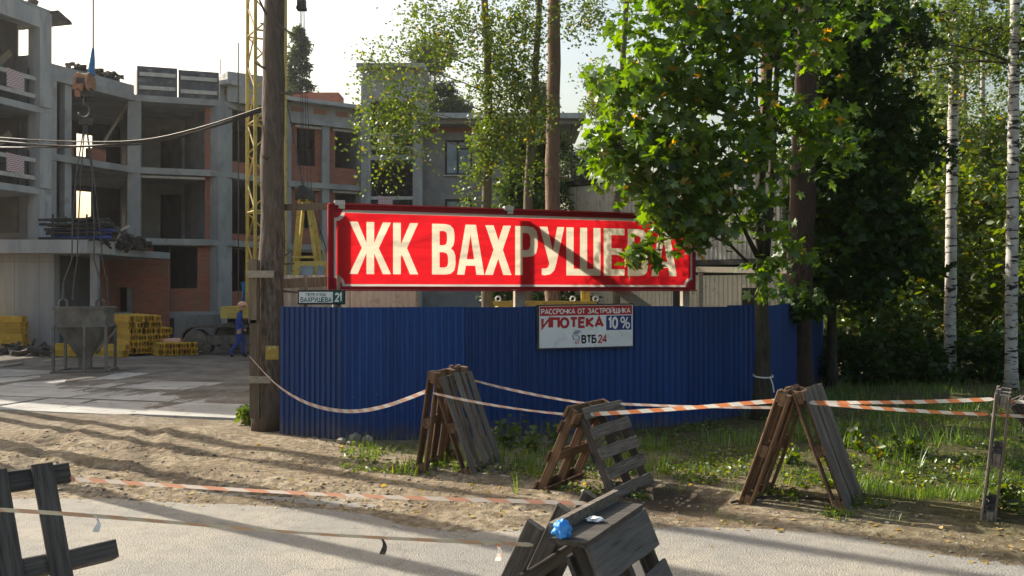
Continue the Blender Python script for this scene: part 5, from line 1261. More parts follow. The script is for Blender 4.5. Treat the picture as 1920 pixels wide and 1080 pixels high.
def pallet(label, near, edge_dir, tilt_side, half_angle, Lp=1.2, Wp=.8, deck='long', wood='wood_grey', under='wood_brown', missing=(), z0=None, nb=5, top_over=0.0, grp=None, bw=.125, blk=.062):
    """near: ground point of the near foot corner, edge_dir: run of the foot edge; tilt_side: +1 when the top leans to the right of edge_dir"""
    e = Vector((edge_dir[0], edge_dir[1], 0)).normalized(); s = Vector((e.y, -e.x, 0)) * tilt_side   # direction the top leans to
    up = (s*math.sin(half_angle) + Z*math.cos(half_angle)).normalized(); nrm = (-s*math.cos(half_angle) + Z*math.sin(half_angle)).normalized()  # deck faces outwards
    x = up; z = nrm; y = z.cross(x)
    near = Vector((near[0], near[1], 0)); ctr = near + e*Wp/2
    ctr.z = (gz(ctr.x, ctr.y) if z0 is None else z0) - .015
    # lift so that the deeper edge of the tilted pallet just meets the soil
    root = thing('pallet', label, 'pallet', (0,0,0), grp)
    root.matrix_world = Matrix(((x.x,y.x,z.x,ctr.x),(x.y,y.y,z.y,ctr.y),(x.z,y.z,z.z,ctr.z),(0,0,0,1)))
    j = lambda a=.006: RP.uniform(-a, a)
    T = .022
    if deck == 'long':
        ws = [.145,.10,.145,.10,.145] if nb == 5 else [(Wp-.03*(nb-1))/nb]*nb
        gap = (Wp-sum(ws))/(len(ws)-1); yy = -Wp/2
        for i, w in enumerate(ws):
            if i not in missing: board('deck_board', root, (Lp/2+j(.022), yy+w/2, -T/2+j(.004)), Lp, w, T, 'x', wood, j(.5))
            yy += w+gap
        for i, xx in enumerate((.05, Lp/2, Lp-.05)): board('stringer_board', root, (xx, 0, -T-.0115), Wp-.01, .10, .022, 'y', under)
        for xx in (.06, Lp/2, Lp-.06):
            for yb in (-Wp/2+.05, 0, Wp/2-.05): board('block', root, (xx+j(), yb+j(), -.045-blk/2), .12, .095, blk, 'x', under)
        for yb in (-Wp/2+.05, 0, Wp/2-.05): board('bottom_board', root, (Lp/2, yb, -.0565-blk), Lp, .10, .022, 'x', under)
    else:
        w = bw; n_ = nb; st_ = (Lp-w)/(n_-1)
        for i in range(n_):
            if i not in missing: board('deck_board', root, (w/2+i*st_+j(.008), j(.012), -T/2), Wp, w, T, 'y', wood, j(1.6))
        for yb in (-Wp/2+.06, 0, Wp/2-.06): board('stringer', root, (Lp/2+top_over/2, yb, -T-.0455), Lp+top_over, .045, .09, 'x', under)
        for xx in (.07, Lp*.5, Lp-.07): board('bottom_board', root, (xx, 0, -.124), Wp, .11, .022, 'y', under)
    return root
# A-frame 1
e1 = (.33,.94)
pallet('right-hand pallet of the tall pair by the fence, its deck boards upright', (-.44,10.15), e1, -1, R(20), 1.2, .95, 'long', 'wood_grey', 'wood_brown')
pallet('left-hand brown pallet of the tall pair by the fence, seen from inside', (-1.14,10.38), e1, 1, R(8), 1.2, .95, 'long', 'wood_brown', 'wood_brown')
# A-frame 2
e2 = (.50,.87)
pallet('right-hand slatted pallet of the low pair standing in a muddy patch', (1.07,8.91), e2, -1, R(24), .98, 1.0, 'cross', 'wood_grey', 'wood_dark', missing=())
pallet('left-hand pallet of the low pair with open underside and sticks below', (.20,9.26), e2, 1, R(24), 1.0, .95, 'cross', 'wood_brown', 'wood_brown', missing=(1,3), nb=6)
# A-frame 3
e3 = (.40,.66)
pallet('right-hand grey pallet with pale upright boards of the pair in sunlit grass', (3.21,8.48), e3, -1, R(20), 1.2, .8, 'long', 'wood_grey', 'wood_brown')
pallet('left-hand brown pallet with nailed side of the pair in sunlit grass', (2.22,8.76), e3, 1, R(19), 1.2, .8, 'long', 'wood_brown', 'wood_brown')
# A-frame 4 at the right edge
e4 = (.50,.87)
pallet('narrow edge-on pallet holding the tape ends in tall grass', (4.24,8.05), e4, 1, R(6), 1.18, .8, 'long', 'wood_grey', 'wood_grey')
pallet('pallet leaning against the edge-on one in tall grass', (5.45,8.2), e4, -1, R(31), 1.22, .8, 'long', 'wood_grey', 'wood_dark')
# A-frame 5, in front of the camera on the asphalt
e5 = (.45,.89)
pallet('dark pallet with wide cross boards and square gaps on the asphalt', (.73,3.80), e5, -1, R(24), 1.07, .80, 'cross', 'wood_dusty', 'wood_dark', z0=.0, nb=4, bw=.205)
pallet('dark pallet with three bare stringer ends sticking up on the asphalt', (-.44,4.28), e5, 1, R(26), 1.0, .80, 'cross', 'wood_dark', 'wood_dark', z0=.0, nb=5, top_over=.20, missing=(4,))
capb = MB(); a = Vector((.24,3.99,.975)); b = Vector((.60,4.71,.975)); capb.beam(a, b, .20, .025); o = capb.build('cap_board', M['wood_dark']); tag(o, 'grey board laid across the top of the two dark pallets on the asphalt', 'board')
capb = MB(); capb.beam(Vector((.18,4.06,1.015)), Vector((.555,4.74,1.015)), .03, .06); o = capb.build('narrow_board', M['wood_grey']); tag(o, 'narrow board standing on edge on the flat cap board', 'board')
def crumple(name, label, c, r, m, sq=(1,1,1), seed=1):
    bm = bmesh.new(); bmesh.ops.create_icosphere(bm, subdivisions=4, radius=1)
    for v in bm.verts:
        p = v.co.copy(); k = 1 + .45*mnoise.noise(p*2.1+Vector((seed,0,0))) + .25*mnoise.noise(p*5+Vector((0,seed,0)))
        v.co = Vector((p.x*sq[0], p.y*sq[1], p.z*sq[2]))*r*k
    me = bpy.data.meshes.new(name); bm.to_mesh(me); bm.free(); o = bpy.data.objects.new(name, me); COL.objects.link(o); o.location = c; me.materials.append(m)
    me.polygons.foreach_set('use_smooth', [True]*len(me.polygons)); tag(o, label, 'rag'); return o
crumple('blue_plastic_rag', 'crumpled bright blue plastic rag on the board between the dark pallets', (.225,4.03,1.02), .04, M['rag_blue'], (1.0,.8,1.1), 3)
crumple('white_plastic_scrap', 'small white plastic scrap on the board between the dark pallets', (.40,4.30,1.0), .026, M['plastic_white'], (1.5,1,.5), 7)
# A-frame 6 at the lower left
e6 = (.65,.76)
fc = Vector((-2.06,4.44,0)); d6 = Vector((e6[0],e6[1],0)).normalized()
nr = fc - d6*.8
r6 = pallet('dark broken pallet with spaced upright slats at the road edge', (nr.x,nr.y), e6, -1, R(25), 1.32, .8, 'long', 'wood_dark', 'wood_dark', z0=0, missing=(), nb=4)
for ch in list(r6.children):
    if ch.name.split('.')[0] in ('block', 'bottom_board', 'deck_board', 'stringer_board'): bpy.data.objects.remove(ch)
for q in range(4): board('deck_board', r6, (.66, -.345+q*.23, -.012), 1.32, .11, .024, 'x', 'wood_dark', RP.uniform(-.8,.8))
board('top_rail', r6, (1.26, -.04, -.045), .90, .11, .04, 'y', 'wood_dark'); board('middle_rail', r6, (.80, -.16, -.075), 1.0, .10, .10, 'y', 'wood_dark'); board('bottom_rail', r6, (.07, 0, -.045), .8, .11, .04, 'y', 'wood_dark')
nl = nr - Vector((d6.y,-d6.x,0))*.80 - d6*.42
pallet('brown pallet propping the broken dark one from behind', (nl.x,nl.y), e6, 1, R(9), 1.1, .8, 'long', 'wood_brown', 'wood_brown', z0=0)

# ------------------------------------------------------------------ barrier tape
def tape(label, pts, w=.05, mat='tape', twist=0.0, sag=0.0, n=40, seed=0, roll=0.35):
    pts = [Vector(p) for p in pts]; r = random.Random(seed)
    L = [0]
    for i in range(len(pts)-1): L.append(L[-1]+(pts[i+1]-pts[i]).length)
    def at(t):
        s = t*L[-1]
        if len(pts) == 2: return pts[0].lerp(pts[1], t) - Z*(sag*4*t*(1-t))
        for i in range(len(pts)-1):
            if s <= L[i+1]+1e-9:
                f = (s-L[i])/(L[i+1]-L[i]); p0 = pts[max(i-1,0)]; p1 = pts[i]; p2 = pts[i+1]; p3 = pts[min(i+2,len(pts)-1)]
                return .5*((2*p1)+(p2-p0)*f+(2*p0-5*p1+4*p2-p3)*f*f+(3*p1-p0-3*p2+p3)*f**3)
    mb = MB(); vs_ = []; uv = []
    for i in range(n+1):
        t = i/n; p = at(t); q = at(min(1,t+.01)); d = (q-at(max(0,t-.01))).normalized(); side = d.cross(Z).normalized(); up = side.cross(d)
        a = roll + twist*2*math.pi*t + .25*math.sin(7*t+seed); v = up*math.cos(a)+side*math.sin(a); ww_ = w*(1 if 0 < i < n else .5)
        vs_ += [p+v*ww_/2, p-v*ww_/2]; uv += [(t*L[-1], 1), (t*L[-1], 0)]
    mb.add(vs_, [(2*i, 2*i+1, 2*i+3, 2*i+2) for i in range(n)]); mb.uv = uv
    o = mb.build('barrier_tape', M[mat]); tag(o, label, 'tape'); o.data.polygons.foreach_set('use_smooth', [True]*n); return o
tape('slack barrier tape drooping from the gate post to the first pallet pair', [P(468,668,13.3), P(520,722,12.65), P(580,757,12.2), P(650,771,11.75), P(720,762,11.3), P(806,731,10.75)], .05, 'tape_white', .0, seed=1)
tape('upper barrier tape from the tall pallet pair to the low pair', [P(884,712,11.3), P(1140,762,9.9)], .034, 'tape_white', .0, .03, seed=2)
tape('lower barrier tape from the tall pallet pair to the low pair', [P(812,737,10.2), P(1076,778,9.3)], .03, 'tape_white', .0, .03, seed=3)
tape('bright striped barrier tape from the low pair to the pair in the grass', [P(1105,777,9.2), P(1300,764,8.9), P(1482,749,8.68)], .042, 'tape', .0, 0, seed=4, roll=.1)
tape('rear barrier tape from the low pair to the pair in the grass', [P(1160,757,9.9), P(1465,764,9.0)], .03, 'tape_white', .0, .01, seed=5)
tape('upper barrier tape from the pair in the grass to the edge-on pallet', [P(1515,754,8.75), P(1864,748,8.4)], .036, 'tape', .0, .015, seed=6, roll=.1)
tape('lower barrier tape from the pair in the grass to the edge-on pallet', [P(1515,755,8.7), P(1852,777,8.2)], .032, 'tape', .0, .01, seed=7, roll=.1)
tape('upper barrier tape running on from the edge-on pallet', [P(1866,749,8.4), P(2040,760,8.3)], .034, 'tape', .0, .01, seed=8)
tape('lower barrier tape running on from the edge-on pallet', [P(1856,777,8.1), P(2060,782,8.0)], .03, 'tape', .0, .01, seed=9)
tape('near barrier tape stretched from the broken dark pallet to the bare stringer ends', [P(-60,950,4.2), P(0,955,4.2), P(180,967,4.25), P(600,1001,4.15), P(1000,1021,4.02)], .02, 'tape_faded', .0, 0, 60, seed=10)
tape('far barrier tape stretched over the road from the broken dark pallet', [P(105,896,4.85), P(600,926,4.85), P(1100,943,4.66)], .021, 'tape_pink', .0, 0, 60, seed=11, roll=.1)
for (px_, py_, Y_, lab, mt) in ((180,966,4.24,'knotted pale tape end hanging on the near tape beside the broken pallet','plastic_white'), (716,1007,4.12,'small curled tape end hanging in the middle of the near tape','wood_dark'), (932,1018,4.04,'orange tape end hanging on the near tape by the bare stringers','tape')):
    c = P(px_, py_, Y_); mb = MB(); vs_ = []
    for i in range(6): t = i/5; vs_ += [c+Vector((-.012+.012*math.sin(t*4)+.01*t, .01*math.sin(i), -.075*t)), c+Vector((.006+.016*math.sin(t*3)+.006*t, 0, -.075*t-.005))]
    mb.add(vs_, [(2*i,2*i+1,2*i+3,2*i+2) for i in range(5)]); tag(mb.build('tape_end', M[mt]), lab, 'tape')

# ------------------------------------------------------------------ gate post boards, cables
gp = thing('gate_post', 'weathered plank gate post nailed to the pine trunk', 'post', tuple(G(478, 790)))
y_ = 13.35
for (x0, x1, ya, yb, dy) in ((467,482,486,606,0), (469,487,600,785,.0), (481,487,488,600,.06), (484,492,700,806,.08)):
    a = P((x0+x1)/2, ya, y_+dy); b = P((x0+x1)/2, yb, y_+dy); b.z = max(b.z, .0); mb = MB(); mb.beam(b, a, (x1-x0)/F*y_, .05, up=(0,1,0)); mb.build('upright_plank', M['plank_world'], gp)
for (x0, x1, yc) in ((463,513,514), (467,508,712)):
    mb = MB(); mb.beam(P(x0, yc, y_-.05), P(x1, yc, y_-.05), .035, 13/F*y_); mb.build('cross_plank', M['plank_pale'], gp)
for k, pts in enumerate(([(-120,248),(0,258),(130,265),(260,263),(370,240),(498,199)], [(-120,256),(0,265),(130,274),(260,266),(370,246),(498,202)], [(-120,270),(0,276),(150,275),(280,268),(400,238),(498,206)])):
    mb = MB(); q = [P(x, y, 15.5-1.9*(x+120)/620) for x, y in pts]; fine = []
    for i in range(len(q)-1):
        for t in (0,.25,.5,.75):
            p0=q[max(i-1,0)]; p1=q[i]; p2=q[i+1]; p3=q[min(i+2,len(q)-1)]; fine.append(.5*((2*p1)+(p2-p0)*t+(2*p0-5*p1+4*p2-p3)*t*t+(3*p1-p0-3*p2+p3)*t**3))
    fine.append(q[-1]); mb.tube(fine, .012 if k != 1 else .016, 6); o = mb.build('overhead_cable', M['cable'])
    tag(o, ['topmost of the three cables sagging to the pine trunk', 'thicker middle cable sagging to the pine trunk', 'lowest of the three cables sagging to the pine trunk'][k], 'cable', 'cables tied to the pine')

# ------------------------------------------------------------------ trees
def tp_(px, py, Y): return P(px, py, Y)
def gp_(px, Y): x = (px-960)/F*Y; return Vector((x, Y, gz(x, Y)-.05))
def pinecrown(x, y, z0, z1, r, n=26, seed=0, lp=60, tl_=.5):
    rr = random.Random(seed); bl = []
    for k in range(n):
        t = rr.random(); z = z0+(z1-z0)*t; a = rr.uniform(0, 6.28); q = r*(1-.65*t)*rr.uniform(.25, 1)
        bl.append(((x+q*math.cos(a), y+q*math.sin(a), z), (r*.30, r*.30, r*.14), 14, lp, tl_, -.2))
    return bl
# the near pine with the boards
g0 = gp_(505, 13.6)
near = tree('pine_tree', 'thick grey pine trunk beside the gate post with cables tied to it', [g0, tp_(507,640,13.6), tp_(510,400,13.6), tp_(512,200,13.6), tp_(514,0,13.6), tp_(516,-400,13.6), tp_(520,-1300,13.7)], [.215,.20,.18,.165,.15,.13,.05],
     pinecrown(g0.x+.3, 13.6, 13, 18.5, 2.2, 18, 2, 50), 'needle', M['needle'], M['pine_bark'], .11, 2, 'tall pines', 6, 20, rough=.06, stubs=10)
mb = MB()
for (x0, y0, x1, y1) in ((505,38,478,-20), (502,28,560,70), (504,128,477,116), (515,172,580,172), (507,300,492,292)):
    a = P(x0,y0,13.55); b = P(x1,y1,13.3); mb.tube(bez(a, b, (0,0,-.05), 4), [.028,.022,.018,.014,.008], 6)
mb.build('dead_branch', M['pine_bark'], near)
mb = MB(); c = P(509, 662, 13.37); mb.poly([c+Vector((-.095,0.02,-.10)), c+Vector((.10,.03,-.10)), c+Vector((.10,.03,.11)), c+Vector((-.095,.02,.11))]); pp_ = mb.build('notice_paper', M['yellow_paper']); tag(pp_, 'small faded yellow notice pinned to the near pine trunk', 'notice')
# pine behind the banner
g0 = gp_(1036, 20.5)
tree('pine_tree', 'straight reddish pine trunk rising behind the banner', [g0, tp_(1036,300,20.5), tp_(1040,0,20.5), tp_(1044,-700,20.5)], [.19,.165,.145,.06], pinecrown(g0.x+.1, 20.5, 11.5, 17, 2.0, 16, 5, 50), 'needle', M['needle'], M['pine_red'], .11, 5, 'tall pines', 6, 14, stubs=5)
# big pine at the corner of the fence, one behind it
g0 = gp_(1494, 17.6)
big = tree('pine_tree', 'very thick dark pine trunk at the far corner of the blue fence', [g0, tp_(1496,640,17.6), tp_(1503,400,17.6), tp_(1512,150,17.6), tp_(1520,-50,17.6), tp_(1535,-900,17.6)], [.29,.265,.24,.215,.19,.08], pinecrown(g0.x+.4, 17.6, 12, 18, 2.4, 18, 7, 50), 'needle', M['needle'], M['pine_dark'], .11, 7, 'tall pines', 6, 18, rough=.06, stubs=12)
g0 = gp_(1432, 25)
tree('pine_tree', 'slim sunlit orange pine trunk hidden among the maple leaves', [g0, tp_(1434,300,25), tp_(1440,0,25), tp_(1444,-500,25)], [.19,.17,.15,.07], pinecrown(g0.x, 25, 13, 18, 2, 12, 9, 50), 'needle', M['needle'], M['pine_red'], .11, 9, 'tall pines', 6, 12)

# birches behind the banner
tree('birch_tree', 'birch with hanging leafy strands in front of the stair tower', [gp_(914,19), tp_(912,400,19), tp_(916,250,19), tp_(914,100,19), tp_(905,-60,19), tp_(890,-300,19)], [.125,.11,.095,.085,.07,.02],
  [B(880,60,18.6,.75,.8,.7,121,16,.55,.9), B(940,170,18.8,.5,.7,.75,137,16,.5,.8), B(912,260,18.7,.32,.6,.5,95,16,.45,.9), B(800,30,18.2,.6,.8,.5,57,14,.7,1.0),
   B(730,90,18,.45,.6,.35,34,14,.6,1.0), B(690,120,18,.25,.5,.3,17,12,.5,1.0), B(700,210,18,.35,.5,.35,38,14,.6,1.1), B(760,180,18,.45,.6,.5,64,15,.6,1.2), B(720,265,18,.22,.3,.3,26,15,.55,1.4), B(775,210,18,.3,.4,.4,34,15,.6,1.3),
   B(880,370,18.8,.2,.4,.2,12,12,.35,.7), B(890,310,18.8,.22,.3,.25,19,12,.35,.7), B(850,-60,18.6,1.4,1.2,.8,76,16,.7,.8)], 'birch', M['leaf_birch'], M['grey_bark'], .075, 11, 'birches behind the banner', 8, 12, limb_r=.016)
tree('birch_tree', 'forked birch with lichen-grey bark beside the reddish pine', [gp_(988,19.5), tp_(990,390,19.5), tp_(996,250,19.5), tp_(1004,130,19.5), tp_(1012,0,19.5), tp_(1020,-300,19.5)], [.12,.105,.095,.075,.065,.02],
  [B(980,30,19.3,.55,.7,.5,106,16,.5,.7), B(960,110,19.2,.6,.7,.5,121,16,.5,.7), B(1000,200,19.2,.35,.5,.4,57,14,.45,.7), B(945,240,19,.35,.5,.5,68,14,.45,.8), B(1090,20,19.4,.42,.5,.4,53,14,.45,.8), B(985,310,19.2,.3,.4,.3,30,12,.4,.8), B(1010,-80,19.4,1.1,1,.7,106,16,.6,.7)], 'birch', M['leaf_birch'], M['grey_bark'], .075, 12, 'birches behind the banner', 8, 12, limb_r=.016)
tree('birch_tree', 'thin birch standing alone against the white sky', [gp_(1155,21), tp_(1156,390,21), tp_(1163,200,21), tp_(1175,0,21), tp_(1182,-300,21)], [.10,.09,.08,.07,.03],
  [B(1110,10,20.8,.3,.4,.25,19,12,.4,.7), B(1130,180,20.8,.4,.4,.3,41,14,.45,.7), B(1180,-60,20.8,1,.9,.6,57,14,.6,.7), B(1125,140,20.6,.4,.4,.3,38,12,.4,.4)], 'birch', M['leaf_birch'], M['grey_bark'], .075, 13, 'birches behind the banner', 8, 10, limb_r=.015)

# spruces
def spruce(name, label, px, Y, ztop, zlow, r, seed, m, size=.16, dens=1.0, group=None):
    g = gp_(px, Y); rr = random.Random(seed); bl = []; n = int((ztop-zlow)/.45)
    for k in range(n):
        t = k/n; z = zlow+(ztop-zlow)*t; rad = r*(1-t)**.85+.08
        for q in range(max(3, int(7*(1-t)))):
            a = rr.uniform(0, 6.28); f = rr.uniform(.45, .9)
            bl.append(((g.x+rad*f*math.cos(a), g.y+rad*f*math.sin(a), z-rad*f*.25), (rad*.34, rad*.34, .12+rad*.05), max(3, int(6*dens)), 16, .35+rad*.12, .7))
    return tree(name, label, [g, g+Z*(ztop*.5), g+Z*ztop], [.16,.1,.02], bl, 'needle', m, M['pine_bark'], size, seed, group, 2, 7, limb_r=.02)
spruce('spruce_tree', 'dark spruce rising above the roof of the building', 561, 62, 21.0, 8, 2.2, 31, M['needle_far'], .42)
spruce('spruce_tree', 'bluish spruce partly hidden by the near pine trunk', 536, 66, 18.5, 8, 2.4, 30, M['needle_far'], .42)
spruce('spruce_tree', 'drooping young spruce behind the top edge of the banner', 975, 22.5, 6.3, 1.2, 1.25, 32, M['needle_mid'], .2, 2.4)
spruce('spruce_tree', 'drooping spruce around the foot of the reddish pine', 1030, 23.5, 7.0, 1.2, 1.3, 33, M['needle_mid'], .2, 2.4)
# far round-crowned pines over the roof
for k, (px_, Y_, zt_, zl, r_, lab) in enumerate(((815,58,18.5,10.5,1.9,'round-topped pine over the roof beside the stair tower'), (855,62,15.5,10,1.6,'lower round-topped pine over the grey roof'), (1078,60,11.5,5,1.9,'small pine in the gap right of the roof corner'), (1128,56,15.5,6,1.8,'pine crown in the gap beside the thin birch'), (1010,57,16.0,10,1.6,'pine crown over the roof behind the forked birch'), (790,60,19,13,1.4,'slender pine top above the stair tower'))):
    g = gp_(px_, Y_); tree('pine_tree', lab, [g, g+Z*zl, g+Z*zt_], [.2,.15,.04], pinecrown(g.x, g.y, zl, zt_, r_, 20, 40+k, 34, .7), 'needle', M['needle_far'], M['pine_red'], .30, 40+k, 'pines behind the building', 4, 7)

# the maple in front of the fence
mg = gp_(1428, 13.75)
FORKS = [tp_(1424,420,13.7), tp_(1432,250,13.6), tp_(1438,185,13.55), tp_(1445,120,13.5), tp_(1478,0,13.4), tp_(1445,380,13.85), tp_(1452,220,13.9), tp_(1462,60,13.9), tp_(1470,-120,13.9), tp_(1400,440,13.4), tp_(1380,400,13.0), tp_(1418,250,13.6), tp_(1330,440,13.0)]
def forks(mb):
    for pts, rs in (([tp_(1428,560,13.75), tp_(1424,420,13.7), tp_(1432,250,13.6), tp_(1445,120,13.5), tp_(1478,0,13.4), tp_(1500,-200,13.4)], [.075,.065,.055,.045,.035,.015]),
                    ([tp_(1430,540,13.75), tp_(1445,380,13.85), tp_(1452,220,13.9), tp_(1462,60,13.9), tp_(1470,-120,13.9)], [.07,.06,.05,.04,.015]),
                    ([tp_(1436,420,13.8), tp_(1418,250,13.6), tp_(1420,100,13.5)], [.05,.035,.012]), ([tp_(1420,480,13.7), tp_(1400,440,13.4), tp_(1380,400,13.0)], [.045,.03,.012]), ([tp_(1430,520,13.7), tp_(1370,460,13.3), tp_(1330,440,13.0)], [.03,.022,.008])): mb.tube(pts, rs, 8)
MBL = [B(1250,40,13.2,.75,.8,.6,60,9,.45,.35), B(1340,20,13.4,.8,.8,.6,60,9,.45,.35), B(1430,20,13.3,.8,.9,.5,51,9,.45,.35), B(1220,150,13.1,.6,.8,.42,60,9,.45,.4), B(1310,140,13.2,.55,.8,.42,45,9,.45,.4), B(1385,150,13.1,.45,.8,.4,27,9,.45,.4),
   B(1190,270,13.1,.55,.7,.30,57,9,.42,.45), B(1280,260,13.0,.55,.7,.36,48,9,.42,.45), B(1365,270,13.1,.45,.8,.36,36,9,.42,.45), B(1150,300,13.2,.25,.4,.2,11,9,.35,.4), B(1240,350,12.9,.5,.6,.24,36,9,.38,.5), B(1330,360,12.9,.5,.6,.28,36,9,.38,.5),
   B(1395,370,13.2,.3,.6,.3,18,9,.38,.5), B(1265,410,12.8,.36,.4,.15,18,9,.30,.55), B(1195,468,12.8,.30,.25,.06,8,8,.24,.4), B(1330,420,12.8,.3,.4,.16,16,9,.32,.5), B(1475,250,13.2,.4,.6,.5,24,9,.45,.4), B(1470,470,13.3,.3,.5,.22,11,9,.4,.5), B(1420,520,13.0,.2,.4,.12,6,8,.28,.5),
   B(1150,160,13.4,.26,.5,.16,12,9,.36,.3), B(1125,250,13.3,.15,.3,.10,7,8,.3,.3), B(1550,40,13.6,.7,.9,.45,36,9,.45,.4), B(1540,230,13.6,.45,.7,.35,27,9,.45,.4), B(1350,-120,13.4,1.8,1.3,.7,90,9,.5,.3)]
maple = tree('maple_tree', 'leafy maple with dark forked stems in front of the fence end', [mg, tp_(1430,640,13.75), tp_(1428,545,13.75)], [.14,.11,.10], MBL, 'maple', M['leaf_maple'], M['maple_bark'], .155, 17, None, 8, 12, 1.2, .022, extra=forks, attach=FORKS)
# individual large leaves on the outer face of the maple
rng = np.random.RandomState(71); sv, sf = SHAPES['maple']
lme = bpy.data.meshes.new('leaf'); lme.from_pydata([tuple(v) for v in sv*.175], [], [tuple(f) for f in sf]); lme.materials.append(M['leaf_maple'])
cands, _ = twigpoints(rng, [(c, (r[0]*1.05, r[1]*1.1, r[2]*1.05), max(2, n//4), 3, tl_, dr) for c, r, n, lp, tl_, dr in MBL[:-1]])
cands = cands[np.argsort(cands[:,1])][:290]; fr = rotmats(rng, len(cands), .6)
for p, f in zip(cands, fr):
    k = rng.uniform(.7, 1.25); m = Matrix([[f[i][j]*k for j in range(3)] + [p[i]-mg[i]] for i in range(3)] + [[0,0,0,1]])
    place('leaf', lme, M['leaf_maple'], maple, m)
mb = MB(); c = tp_(1436, 706, 13.6); mb.tube([c+Vector((.15*math.cos(a)+.0, .15+.15*math.sin(a), .02*math.sin(a))) for a in [i*math.pi/6 for i in range(13)]], .012, 5); mb.tube([c+Vector((.06,-.0,0)), c+Vector((.1,-.02,-.12)), c+Vector((.12,-.01,-.24))], .01, 5); tag(mb.build('tied_rag', M['plastic_white']), 'pale strip tied round the maple stem', 'rag')

# dark maple behind, and the woodland on the right
WOOD = 'woodland trees right of the fence'
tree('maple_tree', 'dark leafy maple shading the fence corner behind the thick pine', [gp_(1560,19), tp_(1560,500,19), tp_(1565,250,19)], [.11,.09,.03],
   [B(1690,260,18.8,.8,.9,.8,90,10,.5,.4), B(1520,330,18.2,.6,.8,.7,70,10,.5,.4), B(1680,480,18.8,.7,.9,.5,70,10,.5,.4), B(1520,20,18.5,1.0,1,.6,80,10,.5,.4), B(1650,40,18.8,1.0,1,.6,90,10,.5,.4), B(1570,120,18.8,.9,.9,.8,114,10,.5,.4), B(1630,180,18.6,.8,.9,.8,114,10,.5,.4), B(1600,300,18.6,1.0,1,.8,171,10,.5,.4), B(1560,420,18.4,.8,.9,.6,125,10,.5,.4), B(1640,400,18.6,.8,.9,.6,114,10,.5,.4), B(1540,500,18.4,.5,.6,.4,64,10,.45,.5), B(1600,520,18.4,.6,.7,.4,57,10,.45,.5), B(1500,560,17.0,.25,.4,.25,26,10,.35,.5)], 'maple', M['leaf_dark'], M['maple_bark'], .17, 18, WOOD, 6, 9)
rr = random.Random(77)
tall = [(1780,20.3,.125,'birch_tree','white birch trunk with black bands, nearer the fence of the two by the grass'), (1895,18.3,.115,'birch_tree','white birch trunk with black bands deepest in the tall grass'), (1722,27,.07,'birch_tree','thin pale trunk just behind the banded birches'), (1640,30,.09,'birch_tree','pale birch trunk in the shade behind the dark maple'), (1560,34,.11,'birch_tree','far birch trunk behind the fence corner'), (1840,30,.10,'birch_tree','birch trunk seen between the two banded birches'), (1690,38,.12,'pine_tree','far orange pine trunk in the woodland'), (1815,42,.14,'pine_tree','far dark pine trunk in the woodland'), (1960,24,.12,'birch_tree','birch whose crown overhangs the woodland edge'), (1745,46,.13,'pine_tree','farthest pine trunk in the woodland')]
for k, (px_, Y_, r_, nm, lab) in enumerate(tall):
    g = gp_(px_, Y_); lean = rr.uniform(-.4, .4); top = 15+rr.uniform(0,3); bl = []
    zc = CH + 420/F*Y_ if Y_ < 25 else CH + 300/F*Y_
    for q in range(16 if nm == 'birch_tree' else 12):
        t = rr.random(); z = zc + (top-zc)*t*.8; a = rr.uniform(0, 6.28); d = rr.uniform(.2, 2.0)
        bl.append(((g.x+lean*z/top+d*math.cos(a), g.y+d*math.sin(a), z), (.75,.75,.5), 26, 13, .6, .8))
    tree(nm, lab, [g, g+Vector((lean*.3,0,5)), g+Vector((lean*.7,0,10)), g+Vector((lean,0,top))], [r_*1.05, r_*.95, r_*.7, .02], bl, 'birch', M['leaf_birch'], M['birch_bark'] if nm == 'birch_tree' else M['pine_red'], .10 if Y_ < 30 else .14, 100+k, WOOD, 5, 10, limb_r=.035)
# understorey: hazel and young maple, each a tree of its own
labs = ['low hazel bush', 'young maple', 'yellowing hazel', 'tall rowan', 'broad hazel', 'slim young maple', 'twiggy rowan', 'dense hazel']
k = 0
for (px_, Y_, h_, r_) in ((1600,23,4.2,1.5), (1690,24,5.0,1.6), (1830,24,5.5,1.7), (1930,22,5.2,1.6), (1640,28,6.5,2.0), (1740,29,6.5,2.1), (1860,30,7.0,2.2), (1990,27,6.5,2.0), (1580,34,8,2.4), (1680,35,8.5,2.5), (1790,36,8.5,2.6), (1900,37,9,2.7), (1520,40,9,2.6), (1620,44,10.5,3.0), (1730,45,10,3.0), (1850,46,10.5,3.1), (1960,44,10,3.0), (1440,36,8,2.4), (1340,38,7.5,2.4), (1250,42,7,2.2), (1180,45,6.5,2.0)):
    g = gp_(px_, Y_); bl = []
    for q in range(13):
        t = rr.random()**.8; z = .35+(h_-.4)*t; a = rr.uniform(0, 6.28); d = r_*rr.uniform(.15, .95)*(1-.35*t)
        bl.append(((g.x+d*math.cos(a), g.y+d*math.sin(a), z), (r_*.36, r_*.36, h_*.10), 26, 12, .5+.02*Y_/2, .45))
    m = M['leaf_wood'] if rr.random() < .75 else M['leaf_birch']
    tree('understorey_tree', labs[k % 8] + (' with sparse twigs' if k == 10 else '') + [' growing beside the fence corner', ' growing between the banded birches', ' deep in the woodland', ' at the back of the woodland'][min(3, int((Y_-20)/8))], [g, g+Vector((.1,0,h_*.5)), g+Vector((.2,.1,h_*.9))], [.05,.04,.01], bl, 'oval', m, M['maple_bark'], .12+.0025*Y_, 200+k, WOOD, 4, 7, limb_r=.03); k += 1
